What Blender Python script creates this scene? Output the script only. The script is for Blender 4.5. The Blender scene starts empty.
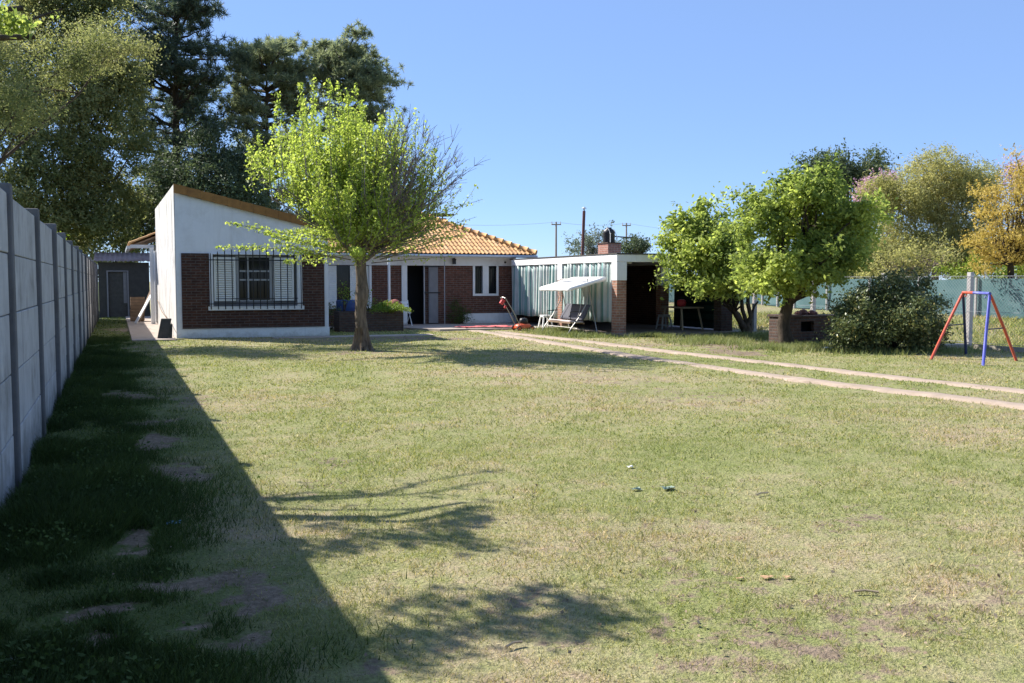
import bpy, math, random
import numpy as np
from mathutils import Vector, Matrix

random.seed(7)
RNG = np.random.default_rng(11)
SC = bpy.context.scene
COL = SC.collection

# ------------------------------------------------------------------ camera
YAW = math.radians(22.6); FPX = 950.0; CXP, CYP = 512.0, 341.5; EYE = 1.55
PITCH = math.atan((341.5 - 281.0) / FPX)
cam_d = bpy.data.cameras.new('camera')
cam = bpy.data.objects.new('camera', cam_d); COL.objects.link(cam)
cam_d.sensor_width = 36.0; cam_d.lens = FPX / 1024.0 * 36.0
cam_d.clip_start = 0.05; cam_d.clip_end = 3000.0
cam.location = (0, 0, EYE)
cam.rotation_euler = (math.pi / 2 - PITCH, 0, -YAW)
SC.camera = cam

# ------------------------------------------------------------------ sky and sun
TOSUN = Vector((-0.76, 0.95, 1.0)).normalized()
SUN_EL = math.asin(TOSUN.z)
SUN_ROT = math.atan2(TOSUN.x, TOSUN.y)
world = bpy.data.worlds.new('World'); SC.world = world; world.use_nodes = True
wn = world.node_tree; wn.nodes.clear()
w_out = wn.nodes.new('ShaderNodeOutputWorld'); w_bg = wn.nodes.new('ShaderNodeBackground')
w_sky = wn.nodes.new('ShaderNodeTexSky'); w_sky.sky_type = 'NISHITA'; w_sky.sun_disc = False
w_sky.sun_elevation = SUN_EL; w_sky.sun_rotation = SUN_ROT % (2 * math.pi)
w_sky.altitude = 0.0; w_sky.air_density = 0.7; w_sky.dust_density = 0.0; w_sky.ozone_density = 6.0
w_bg.inputs['Strength'].default_value = 0.098
w_mix = wn.nodes.new('ShaderNodeMix'); w_mix.data_type = 'RGBA'; w_mix.inputs[0].default_value = 0.58   # evens the sky's gradient
w_mix.inputs[7].default_value = (1.70, 2.62, 4.84, 1)
wn.links.new(w_sky.outputs[0], w_mix.inputs[6]); wn.links.new(w_mix.outputs[2], w_bg.inputs[0]); wn.links.new(w_bg.outputs[0], w_out.inputs[0])

sun_d = bpy.data.lights.new('sun', 'SUN'); sun_d.energy = 5.0; sun_d.angle = math.radians(0.5)
sun_d.color = (1.0, 0.955, 0.90)
sun = bpy.data.objects.new('sun', sun_d); COL.objects.link(sun)
sun.rotation_euler = (-TOSUN).to_track_quat('-Z', 'Y').to_euler()
sun.location = (-30, 40, 40)

SC.view_settings.view_transform = 'Standard'; SC.view_settings.look = 'None'
SC.view_settings.gamma = 1.0; SC.view_settings.exposure = 1.1
SC.view_settings.use_curve_mapping = False
SC.render.engine = 'CYCLES'
SC.cycles.max_bounces = 8; SC.cycles.transparent_max_bounces = 8
SC.cycles.use_denoising = True

# ------------------------------------------------------------------ helpers: measuring from the surveyed view
def ray(px, py):
    u = (px - CXP) / FPX; v = -(py - CYP) / FPX
    fw = math.cos(PITCH) + v * math.sin(PITCH); z = -math.sin(PITCH) + v * math.cos(PITCH)
    return (fw * math.sin(YAW) + u * math.cos(YAW), fw * math.cos(YAW) - u * math.sin(YAW), z)
def G(px, py, z=0.0):
    r = ray(px, py); t = (z - EYE) / r[2]; return Vector((r[0] * t, r[1] * t, z))
def PD(px, py, D):
    r = ray(px, py); f = r[0] * math.sin(YAW) + r[1] * math.cos(YAW); t = D / f
    return Vector((r[0] * t, r[1] * t, EYE + r[2] * t))

# ------------------------------------------------------------------ helpers: materials
def new_mat(name):
    m = bpy.data.materials.new(name); m.use_nodes = True
    nt = m.node_tree; nt.nodes.clear()
    out = nt.nodes.new('ShaderNodeOutputMaterial')
    b = nt.nodes.new('ShaderNodeBsdfPrincipled'); nt.links.new(b.outputs[0], out.inputs[0])
    return m, nt, b, out
def N(nt, t, **kw):
    n = nt.nodes.new(t)
    for k, v in kw.items(): setattr(n, k, v)
    return n
def noise(nt, vec, scale, detail=4.0, rough=0.55):
    n = N(nt, 'ShaderNodeTexNoise'); n.inputs['Scale'].default_value = scale
    n.inputs['Detail'].default_value = detail; n.inputs['Roughness'].default_value = rough
    if vec is not None: nt.links.new(vec, n.inputs['Vector'])
    return n.outputs['Fac']
def ramp(nt, fac, stops):
    r = N(nt, 'ShaderNodeValToRGB'); e = r.color_ramp.elements
    while len(e) < len(stops): e.new(0.5)
    for k, (p, c) in enumerate(stops):
        e[k].position = p; e[k].color = (c[0], c[1], c[2], 1) if not isinstance(c, (int, float)) else (c, c, c, 1)
    nt.links.new(fac, r.inputs[0]); return r.outputs[0]
def mix(nt, fac, a, b, mode='MIX'):
    m = N(nt, 'ShaderNodeMix', data_type='RGBA', blend_type=mode)
    for s, v in ((m.inputs[0], fac), (m.inputs[6], a), (m.inputs[7], b)):
        if isinstance(v, (int, float)): s.default_value = v
        elif isinstance(v, tuple): s.default_value = (v[0], v[1], v[2], 1)
        else: nt.links.new(v, s)
    return m.outputs[2]
def math_n(nt, op, a, b=0.0, clamp=False):
    m = N(nt, 'ShaderNodeMath', operation=op, use_clamp=clamp)
    for s, v in ((m.inputs[0], a), (m.inputs[1], b)):
        if isinstance(v, (int, float)): s.default_value = v
        else: nt.links.new(v, s)
    return m.outputs[0]
def bump(nt, b, h, strength=0.3, dist=0.01):
    n = N(nt, 'ShaderNodeBump'); n.inputs['Strength'].default_value = strength; n.inputs['Distance'].default_value = dist
    nt.links.new(h, n.inputs['Height']); nt.links.new(n.outputs[0], b.inputs['Normal'])
def wpos(nt):
    return N(nt, 'ShaderNodeNewGeometry').outputs['Position']
def mul3(c, k): return (c[0] * k, c[1] * k, c[2] * k)

def plain(name, col, rough=0.6, var=0.25, scale=6.0, metallic=0.0, bmp=0.15, dirt=None, dirt_scale=1.3, spec=0.3, grime=None):
    """painted / concrete / wood surface with uneven tone, optional stains of a second colour"""
    m, nt, b, out = new_mat(name); p = wpos(nt)
    f = noise(nt, p, scale, 6, 0.65)
    c = ramp(nt, f, [(0.25, mul3(col, 1 - var)), (0.75, mul3(col, 1 + var * 0.6))])
    if dirt:
        f2 = noise(nt, p, dirt_scale, 8, 0.7)
        c = mix(nt, ramp(nt, f2, [(0.5, 0.0), (0.72, 0.85)]), c, dirt)
    if grime:                                             # splashed soil at the foot and damp runs from the top
        gc, g0, g1, gs = grime; sz = N(nt, 'ShaderNodeSeparateXYZ'); nt.links.new(p, sz.inputs[0])
        mp = N(nt, 'ShaderNodeMapping'); mp.inputs['Scale'].default_value = (1, 1, 0.10); nt.links.new(p, mp.inputs[0])
        run = noise(nt, mp.outputs[0], 5.0, 6, 0.7); foot = math_n(nt, 'ADD', sz.outputs[2], math_n(nt, 'MULTIPLY', noise(nt, p, 3.0, 7, 0.75), 0.7))
        c = mix(nt, ramp(nt, foot, [(g0 + .3, 0.85), (g1 + .3, 0.0)]), c, gc)
        c = mix(nt, ramp(nt, run, [(0.52, 0.0), (0.72, gs)]), c, gc)
    nt.links.new(c, b.inputs['Base Color']); b.inputs['Roughness'].default_value = rough
    b.inputs['Metallic'].default_value = metallic; b.inputs['Specular IOR Level'].default_value = spec
    if bmp: bump(nt, b, noise(nt, p, scale * 6, 4, 0.6), bmp, 0.01)
    return m

def wall_uv(nt):
    """(along the wall, height) for any upright wall"""
    g = N(nt, 'ShaderNodeNewGeometry'); sp = N(nt, 'ShaderNodeSeparateXYZ'); sn = N(nt, 'ShaderNodeSeparateXYZ')
    nt.links.new(g.outputs['Position'], sp.inputs[0]); nt.links.new(g.outputs['True Normal'], sn.inputs[0])
    ax = math_n(nt, 'ABSOLUTE', sn.outputs[0]); ay = math_n(nt, 'ABSOLUTE', sn.outputs[1])
    u = math_n(nt, 'ADD', math_n(nt, 'MULTIPLY', sp.outputs[0], ay), math_n(nt, 'MULTIPLY', sp.outputs[1], ax))
    c = N(nt, 'ShaderNodeCombineXYZ'); nt.links.new(u, c.inputs[0]); nt.links.new(sp.outputs[2], c.inputs[1])
    return c.outputs[0], g.outputs['Position']
def brick(name, c1, c2, mortar, msize=0.012):
    m, nt, b, out = new_mat(name); uv, p = wall_uv(nt)
    t = N(nt, 'ShaderNodeTexBrick'); nt.links.new(uv, t.inputs['Vector'])
    t.inputs['Scale'].default_value = 1.0; t.inputs['Brick Width'].default_value = 0.25; t.inputs['Row Height'].default_value = 0.075
    t.inputs['Mortar Size'].default_value = msize; t.inputs['Mortar Smooth'].default_value = 0.3
    t.inputs['Color1'].default_value = (*c1, 1); t.inputs['Color2'].default_value = (*c2, 1); t.inputs['Mortar'].default_value = (*mortar, 1)
    f = ramp(nt, noise(nt, p, 9, 5), [(0.3, 0.72), (0.7, 1.2)])
    c = mix(nt, 1.0, t.outputs['Color'], f, 'MULTIPLY')
    nt.links.new(c, b.inputs['Base Color']); b.inputs['Roughness'].default_value = 0.85; b.inputs['Specular IOR Level'].default_value = 0.2
    bump(nt, b, math_n(nt, 'SUBTRACT', noise(nt, p, 60, 3), t.outputs['Fac']), 0.6, 0.008)
    return m

def leaf_mat(name, stops, trans=0.35, rough=0.5, clump=None, tboost=1.3):
    """leaf colours vary per leaf and by patch of the crown; light passes through"""
    m, nt, b, out = new_mat(name)
    g = N(nt, 'ShaderNodeNewGeometry')
    f = g.outputs['Random Per Island']
    if clump:
        f = math_n(nt, 'ADD', math_n(nt, 'MULTIPLY', f, 0.5), math_n(nt, 'MULTIPLY', ramp(nt, noise(nt, g.outputs['Position'], clump, 2), [(0.3, 0.0), (0.7, 1.0)]), 0.5))
    c = ramp(nt, f, stops)
    nt.links.new(c, b.inputs['Base Color']); b.inputs['Roughness'].default_value = rough
    b.inputs['Specular IOR Level'].default_value = 0.25
    tr = N(nt, 'ShaderNodeBsdfTranslucent')
    nt.links.new(mix(nt, 1.0, c, (tboost, tboost * 1.0, tboost * 0.8), 'MULTIPLY'), tr.inputs[0])
    ms = N(nt, 'ShaderNodeMixShader'); ms.inputs[0].default_value = trans
    nt.links.new(b.outputs[0], ms.inputs[1]); nt.links.new(tr.outputs[0], ms.inputs[2]); nt.links.new(ms.outputs[0], out.inputs[0])
    return m

def bark_mat(name, c1, c2, scale=14):
    m, nt, b, out = new_mat(name); p = wpos(nt)
    mp = N(nt, 'ShaderNodeMapping'); mp.inputs['Scale'].default_value = (1, 1, 0.22); nt.links.new(p, mp.inputs[0])
    f = noise(nt, mp.outputs[0], scale, 6, 0.7)
    nt.links.new(ramp(nt, f, [(0.32, c1), (0.68, c2)]), b.inputs['Base Color']); b.inputs['Roughness'].default_value = 0.9
    b.inputs['Specular IOR Level'].default_value = 0.15
    bump(nt, b, f, 1.0, 0.04); return m

# ------------------------------------------------------------------ helpers: meshes and objects
class MB:
    """collects vertices and faces of one mesh"""
    def __init__(s): s.v = []; s.f = []
    def add(s, vs, fs):
        o = len(s.v); s.v += [tuple(p) for p in vs]; s.f += [tuple(i + o for i in f) for f in fs]; return s
    def box(s, x0, x1, y0, y1, z0, z1):
        return s.add([(x0,y0,z0),(x1,y0,z0),(x1,y1,z0),(x0,y1,z0),(x0,y0,z1),(x1,y0,z1),(x1,y1,z1),(x0,y1,z1)],
                     [(0,3,2,1),(4,5,6,7),(0,1,5,4),(1,2,6,5),(2,3,7,6),(3,0,4,7)])
    def obox(s, c, ax, ay, az):
        """box round centre c with half-axis vectors"""
        c = Vector(c); ax, ay, az = Vector(ax), Vector(ay), Vector(az)
        P = [c + i * ax + j * ay + k * az for k in (-1, 1) for j in (-1, 1) for i in (-1, 1)]
        return s.add(P, [(0,2,3,1),(4,5,7,6),(0,1,5,4),(1,3,7,5),(3,2,6,7),(2,0,4,6)])
    def tube(s, pts, rad, n=8, cap=True):
        pts = [Vector(p) for p in pts]
        if isinstance(rad, (int, float)): rad = [rad] * len(pts)
        vs, fs = [], []; up = Vector((0.13, 0.37, 0.92))
        for i, p in enumerate(pts):
            d = (pts[min(i + 1, len(pts) - 1)] - pts[max(i - 1, 0)])
            d = d.normalized() if d.length > 1e-9 else Vector((0, 0, 1))
            a = d.cross(up)
            if a.length < 0.05: a = d.cross(Vector((1, 0, 0)))
            a.normalize(); b = d.cross(a)
            for k in range(n):
                t = 2 * math.pi * k / n; vs.append(p + rad[i] * (math.cos(t) * a + math.sin(t) * b))
        for i in range(len(pts) - 1):
            for k in range(n):
                k2 = (k + 1) % n; fs.append((i*n+k, i*n+k2, (i+1)*n+k2, (i+1)*n+k))
        if cap:
            fs.append(tuple(range(n))); fs.append(tuple((len(pts)-1)*n + n-1-k for k in range(n)))
        return s.add(vs, fs)
    def lathe(s, c, prof, n=16):
        """turned shape: prof is [(radius, z)] from bottom to top"""
        vs, fs = [], []
        for r, z in prof:
            for k in range(n):
                t = 2*math.pi*k/n; vs.append((c[0]+r*math.cos(t), c[1]+r*math.sin(t), c[2]+z))
        for i in range(len(prof)-1):
            for k in range(n):
                k2 = (k+1) % n; fs.append((i*n+k, i*n+k2, (i+1)*n+k2, (i+1)*n+k))
        fs.append(tuple(n-1-k for k in range(n))); fs.append(tuple((len(prof)-1)*n+k for k in range(n)))
        return s.add(vs, fs)
    def obj(s, name, mat, parent=None, smooth=False, bevel=0.0):
        me = bpy.data.meshes.new(name); me.from_pydata(s.v, [], s.f); me.update()
        if mat: me.materials.append(mat)
        o = bpy.data.objects.new(name, me); COL.objects.link(o)
        if parent is not None:
            o.parent = parent; o.matrix_parent_inverse = Matrix.Translation(-parent.location)
        if smooth: me.polygons.foreach_set('use_smooth', [True] * len(me.polygons))
        if bevel:
            b = o.modifiers.new('bevel', 'BEVEL'); b.width = bevel; b.segments = 2; b.limit_method = 'ANGLE'
        return o

def np_mesh(name, V, k, mat, parent=None):
    """V: (n*k,3) vertices of n separate k-gons"""
    V = np.ascontiguousarray(V, dtype=np.float32); nv = len(V); nf = nv // k
    me = bpy.data.meshes.new(name); me.vertices.add(nv); me.vertices.foreach_set('co', V.ravel())
    me.loops.add(nv); me.loops.foreach_set('vertex_index', np.arange(nv, dtype=np.int32))
    me.polygons.add(nf); me.polygons.foreach_set('loop_start', np.arange(0, nv, k, dtype=np.int32))
    me.update(calc_edges=True); me.materials.append(mat)
    o = bpy.data.objects.new(name, me); COL.objects.link(o)
    if parent is not None:
        o.parent = parent; o.matrix_parent_inverse = Matrix.Translation(-parent.location)
    return o

def tag(o, label, cat=None, group=None, kind=None):
    if label: o['label'] = label
    if cat: o['category'] = cat
    if group: o['group'] = group
    if kind: o['kind'] = kind
    return o
def thing(name, label, cat, loc, group=None):
    o = bpy.data.objects.new(name, None); COL.objects.link(o); o.location = loc; o.empty_display_size = 0.2
    return tag(o, label, cat, group)

def unit(a): return a / np.maximum(np.linalg.norm(a, axis=-1, keepdims=True), 1e-9)
def leaf_quads(P, size, aspect=0.45, up=0.3, out=None, droop=0.0):
    """one small rhombic leaf at each point"""
    n = len(P); nrm = RNG.normal(size=(n, 3)); nrm[:, 2] += up * 2
    if out is not None: nrm += out
    nrm = unit(nrm); d = RNG.normal(size=(n, 3)); d[:, 2] -= droop
    d = unit(d - nrm * np.sum(d * nrm, 1, keepdims=True)); w = np.cross(nrm, d)
    L = (size * RNG.uniform(0.45, 1.4, n))[:, None]; W = L * aspect
    Q = np.empty((n, 4, 3)); Q[:, 0] = P - d * L * .5; Q[:, 1] = P + w * W * .5 - d * L * .08 + nrm * L * .06
    Q[:, 2] = P + d * L * .5; Q[:, 3] = P - w * W * .5 - d * L * .08 + nrm * L * .06
    return Q.reshape(-1, 3)

def lobe(px, py, D, rx, ry=None, rdepth=None):
    """ellipsoid of foliage seen at (px, py), D metres away; radii in picture units turned to metres"""
    c = PD(px, py, D); k = D / FPX; ry = rx if ry is None else ry
    return (c, rx * k, (rdepth if rdepth else rx * k), ry * k)
RIGHT = np.array([math.cos(YAW), -math.sin(YAW), 0]); FWD = np.array([math.sin(YAW), math.cos(YAW), 0])
def sample_lobes(lobes, n, inner=0.45, sub=9):
    if sub:                                               # boughs: smaller lobes budding from the big ones
        big = []
        for c, rx, rd, rz in lobes:
            big.append((c, rx * .72, rd * .72, rz * .72))
            for _ in range(sub):
                d = unit(RNG.normal(size=3)); f = RNG.uniform(.62, 1.0); k = RNG.uniform(.22, .46)
                q = np.array(list(c)) + (d[0] * rx * RIGHT + d[1] * rd * FWD + d[2] * rz * np.array([0, 0, 1.0])) * f
                big.append((Vector(q), rx * k, rd * k, rz * k))
        lobes = big
    vol = np.array([l[1] * l[2] * l[3] for l in lobes]) ** (2 / 3); idx = RNG.choice(len(lobes), n, p=vol / vol.sum())
    d = unit(RNG.normal(size=(n, 3))); r = RNG.uniform(inner ** 2, 1, n) ** 0.5
    C = np.array([list(l[0]) for l in lobes])[idx]; R = np.array([l[1:] for l in lobes])[idx]
    e = d * r[:, None] * R
    return C + e[:, :1] * RIGHT + e[:, 1:2] * FWD + e[:, 2:] * np.array([0, 0, 1.0]), d
def clump_leaves(lobes, nclump, per, sig, size, mat, parent, aspect=0.45, up=0.3, inner=0.45, flat=0.7, droop=0.0, name='crown', sub=9, sprig=0):
    C, d = sample_lobes(lobes, nclump, inner, sub)
    sg = sig * RNG.uniform(0.55, 1.35, nclump)
    P = np.repeat(C, per, 0) + RNG.normal(size=(nclump * per, 3)) * np.repeat(sg, per)[:, None] * np.array([1, 1, flat])
    dd = d[:, :1] * RIGHT + d[:, 1:2] * FWD + d[:, 2:] * np.array([0, 0, 1.0])
    if sprig:
        pick = RNG.integers(0, nclump, sprig); L = RNG.uniform(.5, 1.7, sprig) * sig * 2.0; q = 18; t = RNG.uniform(.1, 1, (sprig, q))
        dirs = unit(dd[pick] * .8 + RNG.normal(size=(sprig, 3)) * .45 + np.array([0, 0, .55]))
        S_ = C[pick][:, None, :] + dirs[:, None, :] * (t * L[:, None])[:, :, None] + RNG.normal(size=(sprig, q, 3)) * sig * .22
        P = np.concatenate([P, S_.reshape(-1, 3)]); dd2 = np.concatenate([np.repeat(dd, per, 0), np.repeat(dirs, q, 0)])
    else: dd2 = np.repeat(dd, per, 0)
    keep = P[:, 2] > 0.03; o = dd2 * 0.8
    return np_mesh(name, leaf_quads(P[keep], size, aspect, up, o[keep], droop), 4, mat, parent), C
def limb(mb, a, b, r0, r1, n=5, sag=0.15, jit=0.06, sides=6):
    a, b = Vector(a), Vector(b); L = (b - a).length; pts = []; rs = []
    off = Vector((random.uniform(-1, 1), random.uniform(-1, 1), random.uniform(0, 1))) * L * sag
    for i in range(n + 1):
        t = i / n; p = a.lerp(b, t) + off * (4 * t * (1 - t)) * 0.5
        if 0 < i < n: p += Vector((random.uniform(-1, 1), random.uniform(-1, 1), random.uniform(-1, 1))) * L * jit * 0.5
        pts.append(p); rs.append(r0 + (r1 - r0) * t ** 0.7)
    mb.tube(pts, rs, sides); return pts

# ------------------------------------------------------------------ materials
M = {}
M['concrete_panel'] = plain('concrete_panel', (0.42, 0.42, 0.42), 0.9, 0.22, 3.0, dirt=(0.20, 0.195, 0.18), dirt_scale=2.2, bmp=0.3, grime=((0.10, 0.10, 0.085), .05, .42, .5))
M['concrete_post'] = plain('concrete_post', (0.135, 0.135, 0.14), 0.9, 0.25, 4.0, dirt=(0.09, 0.085, 0.08), bmp=0.3, grime=((0.06, 0.06, 0.05), .05, .4, .5))
M['white_plaster'] = plain('white_plaster', (0.72, 0.72, 0.72), 0.85, 0.06, 2.0, dirt=(0.58, 0.57, 0.55), dirt_scale=1.4, bmp=0.2, grime=((0.34, 0.31, 0.27), -.05, .22, .22))
M['white_paint'] = plain('white_paint', (0.76, 0.76, 0.745), 0.6, 0.06, 5.0, bmp=0.08, grime=((0.36, 0.33, 0.29), -.05, .2, .3))
M['dark_brick'] = brick('dark_brick', (0.085, 0.038, 0.024), (0.055, 0.026, 0.019), (0.10, 0.078, 0.066))
M['brown_brick'] = brick('brown_brick', (0.15, 0.06, 0.038), (0.10, 0.043, 0.029), (0.15, 0.11, 0.09))
M['pillar_brick'] = brick('pillar_brick', (0.36, 0.19, 0.125), (0.29, 0.14, 0.095), (0.34, 0.27, 0.22))
M['old_brick'] = brick('old_brick', (0.10, 0.06, 0.045), (0.075, 0.046, 0.037), (0.085, 0.072, 0.064), 0.016)  # colour lowered to carry the citrus tree's shade on the barbecue
M['red_brick'] = brick('red_brick', (0.40, 0.19, 0.14), (0.33, 0.15, 0.11), (0.36, 0.28, 0.24))
M['verge'] = plain('verge_tile', (0.30, 0.145, 0.04), 0.75, 0.3, 7.0, dirt=(0.2, 0.09, 0.03))
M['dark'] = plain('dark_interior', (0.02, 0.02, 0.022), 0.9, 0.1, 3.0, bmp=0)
M['black_iron'] = plain('black_iron', (0.018, 0.018, 0.02), 0.5, 0.2, 8.0, bmp=0.05)
M['grey_metal'] = plain('grey_metal', (0.33, 0.34, 0.36), 0.5, 0.15, 6.0, metallic=0.3, bmp=0.05)
M['dim_metal'] = plain('dim_metal', (0.2, 0.2, 0.21), 0.55, 0.15, 6.0, bmp=0.05)
M['steel_tube'] = plain('steel_tube', (0.36, 0.34, 0.31), 0.4, 0.15, 9.0, metallic=0.5, bmp=0.05)
M['shutter'] = plain('shutter_paint', (0.80, 0.80, 0.75), 0.6, 0.06, 5.0, bmp=0.05)
M['gutter'] = plain('gutter_zinc', (0.5, 0.52, 0.54), 0.45, 0.12, 5.0, metallic=0.3, bmp=0.03)
M['timber'] = plain('old_timber', (0.24, 0.16, 0.10), 0.85, 0.35, 6.0, bmp=0.3)
M['tan_timber'] = plain('tan_timber', (0.34, 0.27, 0.18), 0.8, 0.3, 7.0, bmp=0.2)
M['plastic_white'] = plain('plastic_white', (0.82, 0.82, 0.8), 0.45, 0.04, 4.0, bmp=0)
M['red_paint'] = plain('red_paint', (0.50, 0.09, 0.05), 0.5, 0.18, 9.0, dirt=(0.35, 0.12, 0.07), bmp=0.08)
M['blue_paint'] = plain('blue_paint', (0.09, 0.10, 0.42), 0.5, 0.2, 9.0, dirt=(0.22, 0.24, 0.5), bmp=0.08)
M['shaded_blue_paint'] = plain('shaded_blue_paint', (0.03, 0.04, 0.09), 0.55, 0.2, 9.0, bmp=0.08)  # the blue paint again, its colour darkened for the leg in shade
M['orange_plastic'] = plain('orange_plastic', (0.62, 0.11, 0.045), 0.4, 0.1, 6.0, bmp=0)
M['red_plastic'] = plain('red_plastic', (0.5, 0.05, 0.05), 0.4, 0.1, 6.0, bmp=0)
M['black_plastic'] = plain('black_plastic', (0.03, 0.03, 0.033), 0.45, 0.15, 6.0, bmp=0.05)
M['blue_plastic'] = plain('blue_plastic', (0.03, 0.07, 0.2), 0.5, 0.15, 5.0, bmp=0)
M['canvas'] = plain('white_canvas', (0.80, 0.79, 0.75), 0.85, 0.06, 6.0, bmp=0.1)
M['grey_cloth'] = plain('grey_cloth', (0.10, 0.10, 0.115), 0.9, 0.2, 14.0, bmp=0.2)
M['pale_cloth'] = plain('pale_cloth', (0.52, 0.45, 0.43), 0.9, 0.2, 9.0, bmp=0.2)
M['red_cloth_dull'] = plain('dull_red_cloth', (0.30, 0.10, 0.08), 0.9, 0.3, 5.0, bmp=0.3)
M['pink_cloth'] = plain('pink_cloth', (0.55, 0.12, 0.12), 0.9, 0.3, 5.0, dirt=(0.6, 0.32, 0.3), dirt_scale=4, bmp=0.3)
M['rust'] = plain('rusty_iron', (0.17, 0.075, 0.06), 0.8, 0.35, 10.0, bmp=0.2)
M['pole_wood'] = plain('pole_wood', (0.30, 0.25, 0.21), 0.9, 0.2, 3.0, bmp=0)
M['corrugated'] = plain('old_roof_sheet', (0.34, 0.24, 0.21), 0.7, 0.3, 4.0, dirt=(0.22, 0.12, 0.09), bmp=0.1)
M['block'] = plain('grey_block', (0.06, 0.058, 0.052), 0.95, 0.25, 5.0, bmp=0.3)
M['slab'] = plain('pale_concrete', (0.40, 0.33, 0.275), 0.9, 0.18, 4.0, dirt=(0.33, 0.25, 0.19), dirt_scale=1.6, bmp=0.3)
M['track'] = plain('track_concrete', (0.36, 0.28, 0.21), 0.9, 0.2, 3.5, dirt=(0.22, 0.165, 0.11), dirt_scale=2.6, bmp=0.4)
M['carport_floor'] = plain('carport_floor', (0.26, 0.21, 0.18), 0.85, 0.2, 3.0, dirt=(0.16, 0.13, 0.11), bmp=0.15)
M['dark_slab'] = plain('dark_slab', (0.07, 0.068, 0.06), 0.8, 0.35, 8.0, bmp=0.2)
M['glass'], _nt, _b, _ = new_mat('window_glass')
_b.inputs['Base Color'].default_value = (0.012, 0.014, 0.016, 1); _b.inputs['Roughness'].default_value = 0.06; _b.inputs['Specular IOR Level'].default_value = 0.2
_nt.links.new(ramp(_nt, noise(_nt, wpos(_nt), 2.0, 2), [(0.3, (0.008, 0.009, 0.01)), (0.7, (0.02, 0.022, 0.024))]), _b.inputs['Base Color'])

# sun-bleached, rain-streaked side wall
def streaked():
    m, nt, b, out = new_mat('streaked_plaster'); p = wpos(nt)
    mp = N(nt, 'ShaderNodeMapping'); mp.inputs['Scale'].default_value = (1, 1, 0.3); nt.links.new(p, mp.inputs[0])
    f = noise(nt, mp.outputs[0], 2.1, 9, 0.78)
    c = ramp(nt, f, [(0.34, (0.12, 0.11, 0.095)), (0.42, (0.34, 0.32, 0.29)), (0.5, (0.54, 0.52, 0.49)), (0.7, (0.62, 0.605, 0.58))])
    nt.links.new(c, b.inputs['Base Color']); b.inputs['Roughness'].default_value = 0.9
    bump(nt, b, noise(nt, p, 18, 6), 0.35, 0.02); return m
M['streaked'] = streaked()

def tile_mat():
    m, nt, b, out = new_mat('clay_tiles'); g = N(nt, 'ShaderNodeNewGeometry')
    c = ramp(nt, g.outputs['Random Per Island'], [(0.0, (0.50, 0.25, 0.085)), (0.35, (0.58, 0.305, 0.11)), (0.7, (0.62, 0.35, 0.13)), (1.0, (0.57, 0.33, 0.15))])
    f = noise(nt, g.outputs['Position'], 1.1, 7, 0.7)
    c = mix(nt, ramp(nt, f, [(0.5, 0.0), (0.75, 0.6)]), c, (0.36, 0.2, 0.10))
    c = mix(nt, ramp(nt, noise(nt, g.outputs['Position'], 7, 6, 0.75), [(0.56, 0.0), (0.68, 0.6)]), c, (0.24, 0.17, 0.10))
    nt.links.new(c, b.inputs['Base Color']); b.inputs['Roughness'].default_value = 0.8
    bump(nt, b, noise(nt, g.outputs['Position'], 40, 4), 0.2, 0.01); return m
M['tile'] = tile_mat()

def curtain_mat():
    """woven stripes of teal, white and grey; the stripe position is stored on the cloth"""
    m, nt, b, out = new_mat('striped_cloth')
    a = N(nt, 'ShaderNodeAttribute'); a.attribute_name = 'stripe'
    f = math_n(nt, 'FRACT', math_n(nt, 'MULTIPLY', a.outputs['Fac'], 3.2))
    r = N(nt, 'ShaderNodeValToRGB'); r.color_ramp.interpolation = 'CONSTANT'; e = r.color_ramp.elements
    st = [(0.0, (0.50, 0.53, 0.50)), (0.26, (0.15, 0.29, 0.265)), (0.42, (0.52, 0.55, 0.51)), (0.56, (0.26, 0.36, 0.34)), (0.66, (0.50, 0.53, 0.49)), (0.80, (0.18, 0.31, 0.285)), (0.94, (0.34, 0.40, 0.38))]
    while len(e) < len(st): e.new(0.5)
    for k, (p, c) in enumerate(st): e[k].position = p; e[k].color = (*c, 1)
    nt.links.new(f, r.inputs[0])
    c = mix(nt, 1.0, r.outputs[0], ramp(nt, noise(nt, wpos(nt), 3, 5), [(0.3, 0.85), (0.7, 1.08)]), 'MULTIPLY')
    nt.links.new(c, b.inputs['Base Color']); b.inputs['Roughness'].default_value = 0.8; return m
M['curtain'] = curtain_mat()

def net_mat(name, c1, c2, trans=0.25, banded=0.0):
    m, nt, b, out = new_mat(name); p = wpos(nt)
    mp = N(nt, 'ShaderNodeMapping'); mp.inputs['Scale'].default_value = (1, 1, 2.5); nt.links.new(p, mp.inputs[0])
    c = ramp(nt, noise(nt, mp.outputs[0], 0.8, 5), [(0.3, c1), (0.7, c2)])
    if banded:
        s = N(nt, 'ShaderNodeSeparateXYZ'); nt.links.new(p, s.inputs[0])
        w = math_n(nt, 'SINE', math_n(nt, 'MULTIPLY', s.outputs[2], 24.0))
        c = mix(nt, ramp(nt, w, [(0.3, 0.0), (0.7, banded)]), c, mul3(c1, 0.35))
    nt.links.new(c, b.inputs['Base Color']); b.inputs['Roughness'].default_value = 0.9; b.inputs['Specular IOR Level'].default_value = 0.1
    tr = N(nt, 'ShaderNodeBsdfTranslucent'); nt.links.new(c, tr.inputs[0])
    ms = N(nt, 'ShaderNodeMixShader'); ms.inputs[0].default_value = trans
    nt.links.new(b.outputs[0], ms.inputs[1]); nt.links.new(tr.outputs[0], ms.inputs[2]); nt.links.new(ms.outputs[0], out.inputs[0])
    return m
M['teal_net'] = net_mat('teal_shade_net', (0.075, 0.15, 0.155), (0.13, 0.21, 0.21))
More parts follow.
